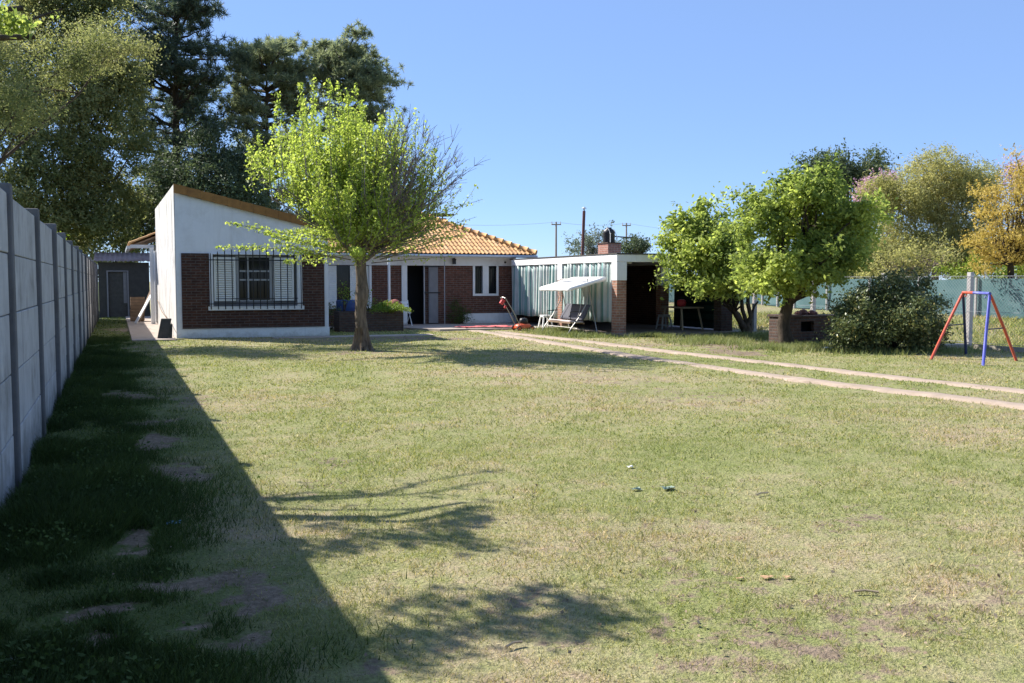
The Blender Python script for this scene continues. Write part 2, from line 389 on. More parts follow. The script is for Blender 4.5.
M['dark_net'] = net_mat('dark_green_net', (0.02, 0.045, 0.038), (0.03, 0.06, 0.05), 0.1, 0.7)

M['bark'] = bark_mat('grey_brown_bark', (0.075, 0.055, 0.04), (0.27, 0.21, 0.15))
M['dark_bark'] = bark_mat('dark_bark', (0.035, 0.027, 0.02), (0.11, 0.085, 0.062))
M['grey_bark'] = bark_mat('grey_bark', (0.10, 0.09, 0.08), (0.27, 0.24, 0.21))
M['purple_twig'] = bark_mat('purplish_twig', (0.13, 0.10, 0.11), (0.26, 0.2, 0.215))
LM = {}
LM['spring'] = leaf_mat('spring_leaf', [(0.0, (0.20, 0.27, 0.05)), (0.4, (0.33, 0.41, 0.075)), (0.8, (0.43, 0.51, 0.10)), (1, (0.50, 0.54, 0.14))], 0.58)
LM['citrus'] = leaf_mat('citrus_leaf', [(0.0, (0.08, 0.125, 0.035)), (0.35, (0.22, 0.285, 0.07)), (0.7, (0.40, 0.46, 0.11)), (1, (0.54, 0.58, 0.16))], 0.58, 0.6, 0.9)
LM['bush'] = leaf_mat('dark_bush_leaf', [(0.0, (0.05, 0.07, 0.028)), (0.6, (0.12, 0.15, 0.055)), (0.93, (0.22, 0.24, 0.09)), (0.97, (0.30, 0.26, 0.08)), (1, (0.38, 0.3, 0.12))], 0.2, 0.4)
LM['olive'] = leaf_mat('dry_olive_leaf', [(0.0, (0.085, 0.11, 0.04)), (0.45, (0.19, 0.21, 0.08)), (0.8, (0.31, 0.305, 0.13)), (1, (0.44, 0.39, 0.22))], 0.52, 0.6, 0.35)
LM['pine'] = leaf_mat('pine_needle', [(0.0, (0.035, 0.056, 0.042)), (0.6, (0.085, 0.12, 0.08)), (1, (0.16, 0.19, 0.115))], 0.35, 0.5)
LM['pine_green'] = leaf_mat('green_pine_needle', [(0.0, (0.12, 0.15, 0.09)), (0.6, (0.23, 0.27, 0.155)), (1, (0.36, 0.39, 0.23))], 0.45, 0.5)
LM['yellow_olive'] = leaf_mat('yellow_olive_leaf', [(0.0, (0.19, 0.20, 0.075)), (0.5, (0.32, 0.315, 0.12)), (1, (0.47, 0.41, 0.19))], 0.55, 0.6, 0.3)
LM['orange'] = leaf_mat('orange_leaf', [(0.0, (0.30, 0.24, 0.06)), (0.5, (0.47, 0.355, 0.09)), (1, (0.58, 0.44, 0.14))], 0.4, 0.6, 0.5)
LM['pink'] = leaf_mat('pink_blossom', [(0.0, (0.42, 0.22, 0.34)), (1, (0.64, 0.42, 0.55))], 0.3, 0.7)
LM['far_green'] = leaf_mat('far_green_leaf', [(0.0, (0.045, 0.065, 0.038)), (0.6, (0.095, 0.13, 0.065)), (1, (0.17, 0.21, 0.105))], 0.3, 0.6, 0.4)
LM['gum'] = leaf_mat('grey_green_leaf', [(0.0, (0.09, 0.12, 0.09)), (1, (0.22, 0.26, 0.20))], 0.3, 0.6)
LM['hedge'] = leaf_mat('bright_hedge_leaf', [(0.0, (0.10, 0.15, 0.02)), (0.6, (0.20, 0.27, 0.03)), (1, (0.30, 0.36, 0.05))], 0.35, 0.5)
LM['weed'] = leaf_mat('weed_leaf', [(0.0, (0.03, 0.052, 0.014)), (0.6, (0.062, 0.10, 0.024)), (1, (0.12, 0.165, 0.04))], 0.3, 0.8, 0.8)
M['crumb'] = leaf_mat('soil_crumb', [(0.0, (0.10, 0.07, 0.045)), (0.6, (0.22, 0.16, 0.11)), (1, (0.38, 0.30, 0.2))], 0.05, 0.9)
LM['longgrass'] = leaf_mat('long_grass', [(0.0, (0.12, 0.15, 0.05)), (0.5, (0.20, 0.235, 0.08)), (1, (0.32, 0.31, 0.15))], 0.35, 0.6, 0.8)
LM['fern'] = leaf_mat('fern_leaf', [(0.0, (0.10, 0.16, 0.02)), (1, (0.26, 0.34, 0.05))], 0.4, 0.5)

# ------------------------------------------------------------------ lawn
def lawn_nodes(nt, p):
    """colour of the turf at a place: green, straw and bare-earth patches"""
    big = noise(nt, p, 0.22, 3, 0.5); mid = noise(nt, p, 0.95, 5, 0.62); fine = noise(nt, p, 7.0, 5, 0.7)
    s = math_n(nt, 'ADD', math_n(nt, 'MULTIPLY', big, 0.35), math_n(nt, 'ADD', math_n(nt, 'MULTIPLY', mid, 0.36), math_n(nt, 'MULTIPLY', fine, 0.29)))
    c = ramp(nt, s, [(0.38, (0.22, 0.245, 0.08)), (0.47, (0.295, 0.295, 0.125)), (0.54, (0.365, 0.32, 0.175)), (0.63, (0.42, 0.31, 0.215))])
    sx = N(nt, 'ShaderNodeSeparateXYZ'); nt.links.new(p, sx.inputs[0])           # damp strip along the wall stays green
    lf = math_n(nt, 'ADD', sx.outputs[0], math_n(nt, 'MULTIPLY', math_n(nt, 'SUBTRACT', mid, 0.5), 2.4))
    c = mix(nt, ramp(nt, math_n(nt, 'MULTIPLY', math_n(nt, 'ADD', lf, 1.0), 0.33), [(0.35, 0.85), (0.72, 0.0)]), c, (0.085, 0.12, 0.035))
    return c, mid, fine
def earth_attr(nt):
    a = N(nt, 'ShaderNodeAttribute'); a.attribute_name = 'earth'; return a.outputs['Fac']
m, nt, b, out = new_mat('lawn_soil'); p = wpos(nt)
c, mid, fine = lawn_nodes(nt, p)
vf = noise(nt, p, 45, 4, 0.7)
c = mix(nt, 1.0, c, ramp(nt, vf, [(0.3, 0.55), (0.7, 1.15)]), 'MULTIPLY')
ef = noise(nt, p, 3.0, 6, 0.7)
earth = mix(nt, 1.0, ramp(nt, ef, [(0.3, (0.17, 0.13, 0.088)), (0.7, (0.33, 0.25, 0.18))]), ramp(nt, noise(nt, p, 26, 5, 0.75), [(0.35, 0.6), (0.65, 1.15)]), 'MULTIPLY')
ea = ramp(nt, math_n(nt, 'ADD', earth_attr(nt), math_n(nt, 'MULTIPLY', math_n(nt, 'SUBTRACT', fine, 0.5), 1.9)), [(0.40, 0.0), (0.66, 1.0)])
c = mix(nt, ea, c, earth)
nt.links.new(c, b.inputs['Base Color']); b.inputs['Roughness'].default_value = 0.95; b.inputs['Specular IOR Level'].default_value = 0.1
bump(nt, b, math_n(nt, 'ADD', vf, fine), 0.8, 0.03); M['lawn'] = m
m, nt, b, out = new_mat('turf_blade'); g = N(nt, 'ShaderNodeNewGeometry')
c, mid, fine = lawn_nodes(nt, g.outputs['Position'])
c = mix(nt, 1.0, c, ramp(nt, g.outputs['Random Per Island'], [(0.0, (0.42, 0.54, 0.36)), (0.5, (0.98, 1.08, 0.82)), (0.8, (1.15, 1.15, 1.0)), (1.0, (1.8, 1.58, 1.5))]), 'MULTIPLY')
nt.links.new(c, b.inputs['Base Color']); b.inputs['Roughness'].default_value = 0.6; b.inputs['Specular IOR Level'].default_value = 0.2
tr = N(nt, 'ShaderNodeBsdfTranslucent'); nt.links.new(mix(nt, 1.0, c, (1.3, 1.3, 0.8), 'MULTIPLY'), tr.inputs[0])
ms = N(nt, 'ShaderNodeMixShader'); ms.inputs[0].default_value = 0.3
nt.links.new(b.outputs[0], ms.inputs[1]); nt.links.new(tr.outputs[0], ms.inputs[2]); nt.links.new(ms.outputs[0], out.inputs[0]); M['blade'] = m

def vnoise(x, y, s, seed=0):
    """value noise on numpy arrays"""
    x = np.asarray(x) * s + 100.3; y = np.asarray(y) * s + 57.7
    xi = np.floor(x).astype(np.int64); yi = np.floor(y).astype(np.int64); fx = x - xi; fy = y - yi
    def h(a, b_):
        k = (a * 374761393 + b_ * 668265263 + seed * 1442695041) & 0xffffffff
        k = ((k ^ (k >> 13)) * 1274126177) & 0xffffffff; return ((k ^ (k >> 16)) & 0xffff) / 65535.0
    fx = fx * fx * (3 - 2 * fx); fy = fy * fy * (3 - 2 * fy)
    return (h(xi, yi) * (1 - fx) + h(xi + 1, yi) * fx) * (1 - fy) + (h(xi, yi + 1) * (1 - fx) + h(xi + 1, yi + 1) * fx) * fy

# worn bare places: (x, y, radius across x, radius along y, strength)
EARTH = []
for px, py, rx, ry, s in [(165, 440, 0.2, 0.4, 1), (178, 470, 0.22, 0.3, 1), (142, 540, 0.09, 0.3, 1), (262, 600, 0.16, 0.28, .9), (245, 640, 0.13, 0.12, .8),
                          (185, 585, 0.2, 0.07, .9), (225, 575, 0.16, 0.07, .8), (105, 612, 0.16, 0.05, .9), (98, 645, 0.09, 0.07, 1), (180, 628, 0.13, 0.05, .7), (130, 395, 0.4, 0.5, .8),
                          (190, 400, 0.3, 0.5, .55), (170, 422, 0.25, 0.3, .8),
                          (385, 668, 0.12, 0.1, .6), (300, 483, 0.2, 0.25, .45), (560, 600, 0.3, 0.16, .42), (780, 640, 0.3, 0.15, .4), (905, 640, 0.4, 0.16, .4), (690, 480, 0.4, 0.3, .35),
                          (320, 460, 0.4, 0.5, .45), (545, 640, 0.25, 0.12, .5), (720, 590, 0.4, 0.2, .45), (860, 520, 0.5, 0.4, .45), (980, 600, 0.5, 0.3, .45), (610, 380, 1.2, 1.0, .42), (700, 395, 1.0, 1.0, .42),
                          (690, 338, 0.6, 1.4, 1.0), (712, 345, 0.7, 1.2, 1.0), (735, 352, .6, .8, .8), (750, 360, .5, .7, .7), (650, 344, .8, .8, .6), (400, 338, 1.3, 0.8, .9), (460, 338, 0.9, 0.6, .8), (360, 338, 1.2, .8, .6), (350, 352, .6, .5, .7),
                          (150, 345, 0.5, 1.2, .55), (130, 330, 0.6, 1.6, .8)]:
    q = G(px, py); EARTH.append((q.x, q.y, rx, ry, s))
EARTH += [(10.8, 9 + 2.2 * k, 0.35, 1.2, .42) for k in range(8)]
def earth_at(x, y):
    e = np.zeros_like(x); wob = vnoise(x, y, 3.1, 4) - 0.5; wob2 = vnoise(x, y, 9.0, 5) - 0.5
    for ex, ey, rx, ry, s in EARTH:
        d = np.sqrt(((x - ex) / rx) ** 2 + ((y - ey) / ry) ** 2) + wob * 1.5 + wob2 * 1.3
        e = np.maximum(e, s * np.clip(1.5 - d, 0, 1))
    near = np.clip((8.5 - np.hypot(x, y)) / 4, 0, 1) * np.clip((x - .9) * 2, 0, 1)      # thin, trodden turf near the viewer
    f = vnoise(x, y, 1.6, 61) * .5 + vnoise(x, y, 4.3, 62) * .3 + vnoise(x, y, 10.7, 63) * .2
    return np.maximum(e, near * np.clip((f - .50) * 3.2, 0, .55))
def zlawn(x, y):
    fade = np.clip((60 - np.hypot(x, y)) / 30, 0, 1)
    return ((vnoise(x, y, 0.5, 1) - 0.5) * 0.035 + (vnoise(x, y, 2.2, 2) - 0.5) * 0.022 + (vnoise(x, y, 6.5, 3) - 0.5) * 0.010 - 0.006) * fade

def axis(lo, d0, d1, hi, step):
    a = list(np.arange(d0, d1, step)); s = step; v = d0
    while v > lo: s *= 1.35; v -= s; a.insert(0, max(v, lo))
    s = step; v = a[-1]
    while v < hi: s *= 1.35; v += s; a.append(min(v, hi))
    return np.array(a)
xs = axis(-900, -1.2, 21, 1500, 0.1); ys = axis(-300, 1.5, 34, 2000, 0.1)
X, Y = np.meshgrid(xs, ys); nx, ny = len(xs), len(ys)
V = np.stack([X, Y, zlawn(X, Y)], -1).reshape(-1, 3)
i = np.arange(nx - 1)[None, :] + np.arange(ny - 1)[:, None] * nx
F = np.stack([i, i + 1, i + 1 + nx, i + nx], -1).reshape(-1, 4)
me = bpy.data.meshes.new('lawn'); me.vertices.add(len(V)); me.vertices.foreach_set('co', V.astype(np.float32).ravel())
me.loops.add(F.size); me.loops.foreach_set('vertex_index', F.astype(np.int32).ravel())
me.polygons.add(len(F)); me.polygons.foreach_set('loop_start', np.arange(0, F.size, 4, dtype=np.int32)); me.update(calc_edges=True)
me.polygons.foreach_set('use_smooth', np.ones(len(F), dtype=bool))
at = me.attributes.new('earth', 'FLOAT', 'POINT'); at.data.foreach_set('value', earth_at(V[:, 0], V[:, 1]).astype(np.float32))
me.materials.append(M['lawn']); lawn = bpy.data.objects.new('lawn', me); COL.objects.link(lawn)
tag(lawn, 'mown lawn with green, straw coloured and bare earth patches', 'lawn', kind='structure')

# driveway: two worn concrete wheel tracks
TRACK_R = [(10.75, 26.9), (11.0, 24.5), (11.16, 21.1), (11.33, 16.4), (11.52, 12.5), (11.69, 9.4), (11.8, 4), (11.9, -6)]
TRACK_L = [(10.35, 27.9), (10.3, 25), (10.05, 21), (9.9, 17.5), (9.85, 14.5), (10.0, 11.5), (10.35, 8.6), (10.5, 4), (10.6, -6)]
def smooth_line(P, n=10):
    out_ = []; P = [np.array(p, float) for p in P]
    for k in range(len(P) - 1):
        p0 = P[max(k-1, 0)]; p1 = P[k]; p2 = P[k+1]; p3 = P[min(k+2, len(P)-1)]
        for j in range(n):
            t = j / n; out_.append(0.5*((2*p1)+(-p0+p2)*t+(2*p0-5*p1+4*p2-p3)*t*t+(-p0+3*p1-3*p2+p3)*t**3))
    out_.append(P[-1]); return out_
def track(P, w, label):
    L = smooth_line(P, 40); vs, fs = [], []
    for k, q in enumerate(L):
        d = L[min(k+1, len(L)-1)] - L[max(k-1, 0)]; d /= np.linalg.norm(d); nn = np.array([-d[1], d[0]])
        a = w / 2 * (1 + 0.5 * (vnoise(q[0], q[1], 1.7, 8) - .5) + .35 * (vnoise(q[0], q[1], 6, 18) - .5)); b2 = w / 2 * (1 + 0.5 * (vnoise(q[0], q[1], 1.7, 9) - .5) + .35 * (vnoise(q[0], q[1], 6, 19) - .5))
        for s in (a, a * 0.4, -b2 * 0.4, -b2):
            r = q + nn * s; vs.append((r[0], r[1], float(zlawn(r[0], r[1])) * .3 + (0.022 if abs(s) < w * .3 else 0.012)))
        for s in (a + .03, -b2 - .03):
            r = q + nn * s; vs.append((r[0], r[1], -0.05))
        if k:
            o = 6 * k
            for i0, i1 in ((4, 0), (0, 1), (1, 2), (2, 3), (3, 5)): fs.append((o - 6 + i0, o - 6 + i1, o + i1, o + i0))
    o = MB().add(vs, fs).obj('driveway_track', M['track'], smooth=True)
    return tag(o, label, 'driveway', kind='structure')
track(TRACK_R, 0.38, 'pale worn wheel track nearer the carport and swing frame')
track(TRACK_L, 0.40, 'pale worn wheel track on the lawn side of the driveway')

# paved areas
patio = MB().add([(5.6, 31.7, 0.05), (5.6, 30.2, 0.05), (8.6, 29.6, 0.05), (9.3, 28.2, 0.05), (12.9, 27.9, 0.05), (12.9, 31.7, 0.05),
                  (5.6, 31.7, -.1), (5.6, 30.2, -.1), (8.6, 29.6, -.1), (9.3, 28.2, -.1), (12.9, 27.9, -.1), (12.9, 31.7, -.1)],
                 [(0, 1, 2, 3, 4, 5), (1, 7, 8, 2), (2, 8, 9, 3), (3, 9, 10, 4), (4, 10, 11, 5), (0, 6, 7, 1)]).obj('patio', M['slab'])
tag(patio, 'pale concrete patio in front of the open door', 'patio', kind='structure')
tag(MB().box(0.35, 1.42, 26.2, 44, -.1, 0.035).obj('side_path', M['slab']), 'pale concrete path along the white side wall', 'path', kind='structure')
tag(MB().box(13.0, 17.3, 23.3, 31.6, -.1, 0.06).obj('carport_floor', M['carport_floor']), 'dark concrete floor under the carport', 'floor', kind='structure')
tag(MB().box(3.9, 6.4, 26.0, 26.5, -.1, 0.02).box(6.4, 8.4, 25.8, 26.4, -.1, 0.024).obj('garden_path', M['slab'], bevel=.01), 'flat paving slabs in the shade behind the tree', 'path', kind='structure')

# turf blades
def inside(x, y):
    """places with no turf"""
    bad = (x < -0.68)
    bad |= (x > 1.4) & (x < 5.7) & (y > 26.9)
    bad |= (y > 29.9) & (x > 5.5) & (x < 17.3)
    bad |= (x > 8.9) & (x < 12.95) & (y > 28.0)
    bad |= (x > 12.95) & (x < 17.35) & (y > 23.25)
    bad |= (x > 0.3) & (x < 1.5) & (y > 26.1)
    for T in (TRACK_L, TRACK_R):
        tx = np.interp(y, [p[1] for p in T][::-1], [p[0] for p in T][::-1])
        bad |= (np.abs(x - tx) < 0.155 + 0.1 * (vnoise(x, y, 5, 12) - .5)) & (y < 27.6)
    return bad
def scatter(r0, r1, dens, spread=34):
    a0 = math.degrees(YAW) - spread; a1 = math.degrees(YAW) + spread
    area = math.pi * (r1**2 - r0**2) * (a1 - a0) / 360; n = int(area * dens)
    r = np.sqrt(RNG.uniform(r0**2, r1**2, n)); a = np.radians(RNG.uniform(a0, a1, n))
    return r * np.sin(a), r * np.cos(a)
BL = []
def blades(x, y, h, w, lean=0.6):
    n = len(x); z = zlawn(x, y); t = RNG.uniform(0, 2*np.pi, n); hh = h * RNG.uniform(.45, 1.25, n); ww = w * RNG.uniform(.6, 1.3, n)
    l = RNG.normal(size=(n, 2)) * lean * hh[:, None]; dx, dy = np.cos(t) * ww / 2, np.sin(t) * ww / 2
    T = np.empty((n, 3, 3)); T[:, 0] = np.stack([x - dx, y - dy, z - .004], 1); T[:, 1] = np.stack([x + dx, y + dy, z - .004], 1)
    T[:, 2] = np.stack([x + l[:, 0], y + l[:, 1], z + hh], 1); return T.reshape(-1, 3)
for r0, r1, dens, h, w in [(3.0, 4.6, 6500, .030, .0045), (4.6, 6.5, 4200, .031, .006), (6.5, 9.5, 2300, .033, .008), (9.5, 14, 1100, .035, .012), (14, 21, 480, .038, .018), (21, 30, 200, .042, .028), (30, 46, 60, .06, .05)]:
    x, y = scatter(r0, r1, dens); e = earth_at(x, y)
    patch = 0.25 + 1.1 * np.clip((vnoise(x, y, 1.3, 21) * .5 + vnoise(x, y, 4.5, 22) * .5 - .2) / .5, 0, 1)
    k = (~inside(x, y)) & (RNG.uniform(0, 1, len(x)) < patch * np.clip(1.15 - 1.5 * e + 1.2 * (vnoise(x, y, 11, 77) - .5), 0.06, 1)) & (x < 34)
    x, y = x[k], y[k]; hv = h * (0.5 + 0.6 * vnoise(x, y, 2.1, 23))
    hv = np.where(x > 18.3, h * 3.2, hv)
    BL.append(blades(x, y, hv, w, .8))
turf = np_mesh('turf_grass', np.concatenate(BL), 3, M['blade'])
tag(turf, 'short dry mown grass blades over the lawn', 'grass', kind='stuff')

# taller weeds in the shade at the foot of the wall
n = 260000; x = -0.68 + np.abs(RNG.normal(0, .55, n)); y = 3.0 + 25 * RNG.uniform(0, 1, n) ** 2.2
d = vnoise(x, y, 1.1, 31) * .6 + vnoise(x, y, 4, 32) * .4
k = (d + RNG.normal(size=n) * .07 > .38 + .13 * np.clip(x, 0, 2)) & (earth_at(x, y) < .3) & (x < 1.6) & ~inside(x, y); x, y, d = x[k], y[k], d[k]
hw = (0.035 + 0.13 * np.clip((d - .35) * 2.2, 0, 1)) * np.clip(1.15 - .45 * (x + .7), .35, 1)
W1 = blades(x, y, hw, .007, .55)
n = 14000; x = -0.66 + np.abs(RNG.normal(0, .5, n)); y = 3.0 + 22 * RNG.uniform(0, 1, n) ** 2.2
d = vnoise(x, y, 1.1, 31) * .6 + vnoise(x, y, 4, 32) * .4; k = (d > .44 + .2 * np.clip(x, 0, 2)) & (earth_at(x, y) < .3) & (x < 1.3) & ~inside(x, y); x, y = x[k], y[k]
P = np.stack([x, y, zlawn(x, y) + RNG.uniform(.02, .15, len(x))], 1); Q = leaf_quads(P, .026, .6, .6)
# both shapes as quads: a blade's tip is doubled
W1 = W1.reshape(-1, 3, 3); tip2 = W1[:, 2:3] + np.array([.0012, .0008, -.0006]); W1 = np.concatenate([W1, tip2], 1).reshape(-1, 3)
tag(np_mesh('wall_weeds', np.concatenate([W1, Q]), 4, LM['weed']), 'dark lush weeds along the foot of the concrete wall', 'weeds', kind='stuff')
# rough tufts by the carport and under the citrus trees
n = 26000; cx = np.array([12.2, 12.3, 14.3, 15.5, 16.3, 16.2, 14.0, 13.6]); cy = np.array([24.6, 26.0, 17.6, 17.9, 21.6, 16.0, 20.5, 22.6]); sx = np.array([.35, .35, .6, .9, .7, .9, .6, .3]); sy = np.array([.8, .7, .4, .4, .7, .6, .8, .3])
i = RNG.integers(0, len(cx), n); x = cx[i] + RNG.normal(size=n) * sx[i]; y = cy[i] + RNG.normal(size=n) * sy[i]
k = ~inside(x, y) & (vnoise(x, y, 2.5, 41) > .35); x, y = x[k], y[k]
tag(np_mesh('long_grass', blades(x, y, .10 + .08 * vnoise(x, y, 3, 42), .02, .5), 3, LM['longgrass']), 'longer green grass by the carport and under the citrus trees', 'grass', kind='stuff')

# ------------------------------------------------------------------ boundary wall of precast panels
wall_t = thing('concrete_wall', 'grey precast concrete panel wall with posts along the left side', 'wall', (-0.75, 8, 0))
ys_post = [7.78 + 2.66 * k for k in range(-4, 14)]
for k, yp in enumerate(ys_post):
    t = random.uniform(-.012, .012); h = 2.24 + random.uniform(-.015, .03)
    mb = MB(); x0, x1 = -0.81 + t, -0.67 + t; w = 0.065
    mb.box(x0, x1, yp - w, yp + w, -.2, h); mb.obj('post', M['concrete_post'], wall_t, bevel=.012)
    if k == len(ys_post) - 1: break
    for r in range(5):
        a = r * 0.438 - (.05 if r == 0 else 0); b2 = (r + 1) * .438 - .007; o = random.uniform(-.006, .006)
        MB().box(-0.765 + o, -0.71 + o, yp + w + .004, yp + 2.66 - w - .004, a, b2).obj('panel', M['concrete_panel'], wall_t, bevel=.007)

# ------------------------------------------------------------------ house
house = thing('brick_house', 'long low house of brown brick and white plaster with orange tiled roofs', 'house', (5.5, 31.8, 0))
YF = 27.0; YM = 31.8; X0 = 1.49; X1 = 5.58; X2 = 13.38
def hz(x): return 3.90 - 0.235 * (x - X0)      # underside line of the wing's single-pitch roof
# wing: white front wall round a window hole
def prism(mb, pts, y0, y1):
    n = len(pts); vs = [(x, y0, z) for x, z in pts] + [(x, y1, z) for x, z in pts]
    fs = [tuple(range(n)), tuple(range(2*n-1, n-1, -1))] + [(i, i+n, (i+1) % n+n, (i+1) % n) for i in range(n)]
    return mb.add(vs, fs)
mb = MB(); wx0, wx1, wz0, wz1 = 2.40, 4.78, 0.86, 2.27
mb.box(X0 + .002, X1, YF, YF + .16, -.2, wz0); mb.box(X0 + .002, wx0, YF, YF + .16, wz0 + .001, wz1); mb.box(wx1, X1, YF, YF + .16, wz0 + .001, wz1)
prism(mb, [(X0 + .0, wz1 + .001), (X1, wz1 + .001), (X1, hz(X1)), (X0 + .002, hz(X0))], YF, YF + .16)
mb.obj('wall', M['white_plaster'], house)
# brick facing, proud of the plaster
mb = MB()
for a, b2, c, d in ((1.63, 2.345, .265, 2.295), (4.835, 5.46, .265, 2.295), (2.345, 4.835, .265, .745)):
    mb.box(a, b2, YF - .035, YF - .002, c, d)
mb.obj('brick_facing', M['dark_brick'], house)
# side wall (lit, streaked) and the inner side of the wing
fin_ = MB(); fin_.add([(X0 - .012, YF + .165, -.2), (X0 + .14, YF + .165, -.2), (X0 + .02, 35.7, -.2), (X0 - .16, 35.7, -.2), (X0 - .012, YF + .165, 4.12), (X0 + .14, YF + .165, 4.12), (X0 + .02, 35.7, 4.06), (X0 - .16, 35.7, 4.06)], [(0,3,2,1),(4,5,6,7),(0,1,5,4),(1,2,6,5),(2,3,7,6),(3,0,4,7)])
fin_.add([(X0 - .015, YF - .004, -.2), (X0 - .002, YF - .004, -.2), (X0 - .002, YF + .163, -.2), (X0 - .015, YF + .163, -.2), (X0 - .015, YF - .004, 4.12), (X0 - .002, YF - .004, 4.12), (X0 - .002, YF + .163, 4.12), (X0 - .015, YF + .163, 4.12)], [(0,3,2,1),(4,5,6,7),(0,1,5,4),(1,2,6,5),(2,3,7,6),(3,0,4,7)])
fin_.obj('side_wall', M['streaked'], house)
MB().box(X1 - .16, X1 - .002, YF + .165, YM - .002, -.2, hz(X1)).obj('wall', M['white_plaster'], house)
MB().box(X0 - .002, X1 + .02, YF - .006, YF - .003, -.1, .24).obj('plinth', M['white_paint'], house)
# wing window
win = MB(); fw = .055
win.box(2.441, 4.699, YF - .048, YF + .1, 2.272, 2.298).box(2.347, 2.44, YF - .05, YF + .1, .757, 2.30).box(4.70, 4.833, YF - .05, YF + .1, .757, 2.30)
wing_win = win.obj('window', M['white_paint'], house, bevel=.006)
MB().box(2.30, 4.88, YF - .09, YF + .15, .75, .86).obj('sill', M['white_paint'], wing_win, bevel=.008)
mb = MB()
for a, b2 in ((3.06, 3.13), (3.36, 3.40), (3.96, 4.03)): mb.box(a, b2, YF + .09, YF + .13, 1.0, 2.25)
for z in (.98, 1.56, 1.80, 2.2): mb.box(3.06, 4.03, YF + .092, YF + .125, z, z + .045)
mb.obj('frame', M['grey_metal'], wing_win)
MB().box(3.06, 4.03, YF + .135, YF + .14, .9, 2.27).obj('pane', M['glass'], wing_win)
MB().box(2.40, 3.06, YF + .145, YF + .15, .86, 2.27).box(4.03, 4.78, YF + .145, YF + .15, .86, 2.27).box(2.4, 4.78, YF + .10, YF + .14, .862, .96).obj('reveal', M['dim_metal'], wing_win)
for a, b2 in ((2.47, 3.04), (4.05, 4.62)):
    mb = MB().box(a, a + .05, YF + .03, YF + .07, 1.0, 2.2).box(b2 - .05, b2, YF + .03, YF + .07, 1.0, 2.2).box(a + .05, b2 - .05, YF + .03, YF + .07, 1.0, 1.06).box(a + .05, b2 - .05, YF + .03, YF + .07, 2.14, 2.2)
    for k in range(17):
        z = 1.085 + k * .062; mb.obox(((a + b2) / 2, YF + .055, z), ((b2 - a) / 2 - .052, 0, 0), (0, .012, -.010), (0, .004, .018))
    mb.obj('shutter', M['shutter'], wing_win)
# wrought-iron grille
mb = MB(); gy = YF - .14
for k in range(14):
    x = 2.37 + k * .186; top = 2.30 + .22 * math.sin(math.pi * (k + .3) / 13.6) ** 1.2
    mb.tube([(x, gy, .78), (x, gy, top - .05), (x, gy, top)], [.014, .014, .004], 5)
for z in (.93, 2.12): mb.box(2.28, 4.90, gy - .016, gy + .016, z - .013, z + .013)
mb.box(2.5, 4.7, gy - .012, gy + .012, 1.06, 1.08)
for x in (2.3, 4.88):
    for z in (.93, 2.12): mb.box(x - .012, x + .012, gy, YF - .03, z - .01, z + .01)
mb.obj('window_grille', M['black_iron'], house)

# main block front: openings for a door, a twin window and a shuttered window
def wall_holes(x0, x1, z0, z1, y0, y1, holes):
    """wall of boxes with rectangular holes (a, b, c, d) in x and z, holes not overlapping in x"""
    mb = MB(); x = x0
    for a, b2, c, d in sorted(holes):
        if a - x > .001: mb.box(x, a, y0, y1, z0, z1)
        if c - z0 > .001: mb.box(a, b2, y0, y1, z0, c)
        if z1 - d > .001: mb.box(a, b2, y0, y1, d, z1)
        x = b2
    mb.box(x, x1, y0, y1, z0, z1); return mb
holes = [(6.45, 8.05, .62, 2.08), (9.30, 10.42, .05, 2.08), (11.80, 12.62, 1.10, 2.08)]
wall_holes(X1, X2 - .10, -.2, 2.085, YM, YM + .2, holes).obj('wall', M['brown_brick'], house)
MB().box(X1, X2, YM - .03, YM + .2, 2.09, 2.42).obj('lintel_band', M['white_plaster'], house)
MB().box(X2 - .10, X2, YM - .02, YM + .2, -.2, 2.088).obj('corner_pilaster', M['white_plaster'], house)
MB().box(11.35, X2 - .102, YM - .045, YM - .002, -.1, .40).obj('plinth', M['white_plaster'], house)
MB().box(9.10, 9.30, YM - .045, YM + .14, 0, 2.087).obj('door_jamb', M['white_paint'], house, bevel=.006)
MB().box(9.90, 9.94, YM - .03, YM + .06, .05, 2.08).obj('door_jamb', M['grey_metal'], house)
dl = MB().box(10.08, 10.42, YM - .028, YM + .015, .08, 2.07).box(10.12, 10.38, YM - .04, YM - .029, .2, 1.95).obj('door', M['dim_metal'], house)
tag(dl, 'grey metal door leaf')
MB().box(9.94, 10.08, YM + .01, YM + .03, .05, 2.08).obj('door', M['dark_brick'], house)
MB().box(9.92, 10.5, YM - .055, YM - .043, 1.12, 1.16).obj('door_bar', M['black_iron'], house); MB().box(9.92, 10.5, YM - .055, YM - .043, 2.03, 2.06).obj('door_bar', M['black_iron'], house)
MB().tube([(10.52, YM - .45, .05), (10.52, YM - .45, 2.2), (10.52, YM - .45, 2.45)], .016, 6).obj('porch_post', M['grey_metal'], house)
MB().tube([(8.42, YM - .9, .0), (8.42, YM - .9, 1.2), (8.42, YM - .9, 2.38)], .045, 8).obj('porch_post', M['white_paint'], house)
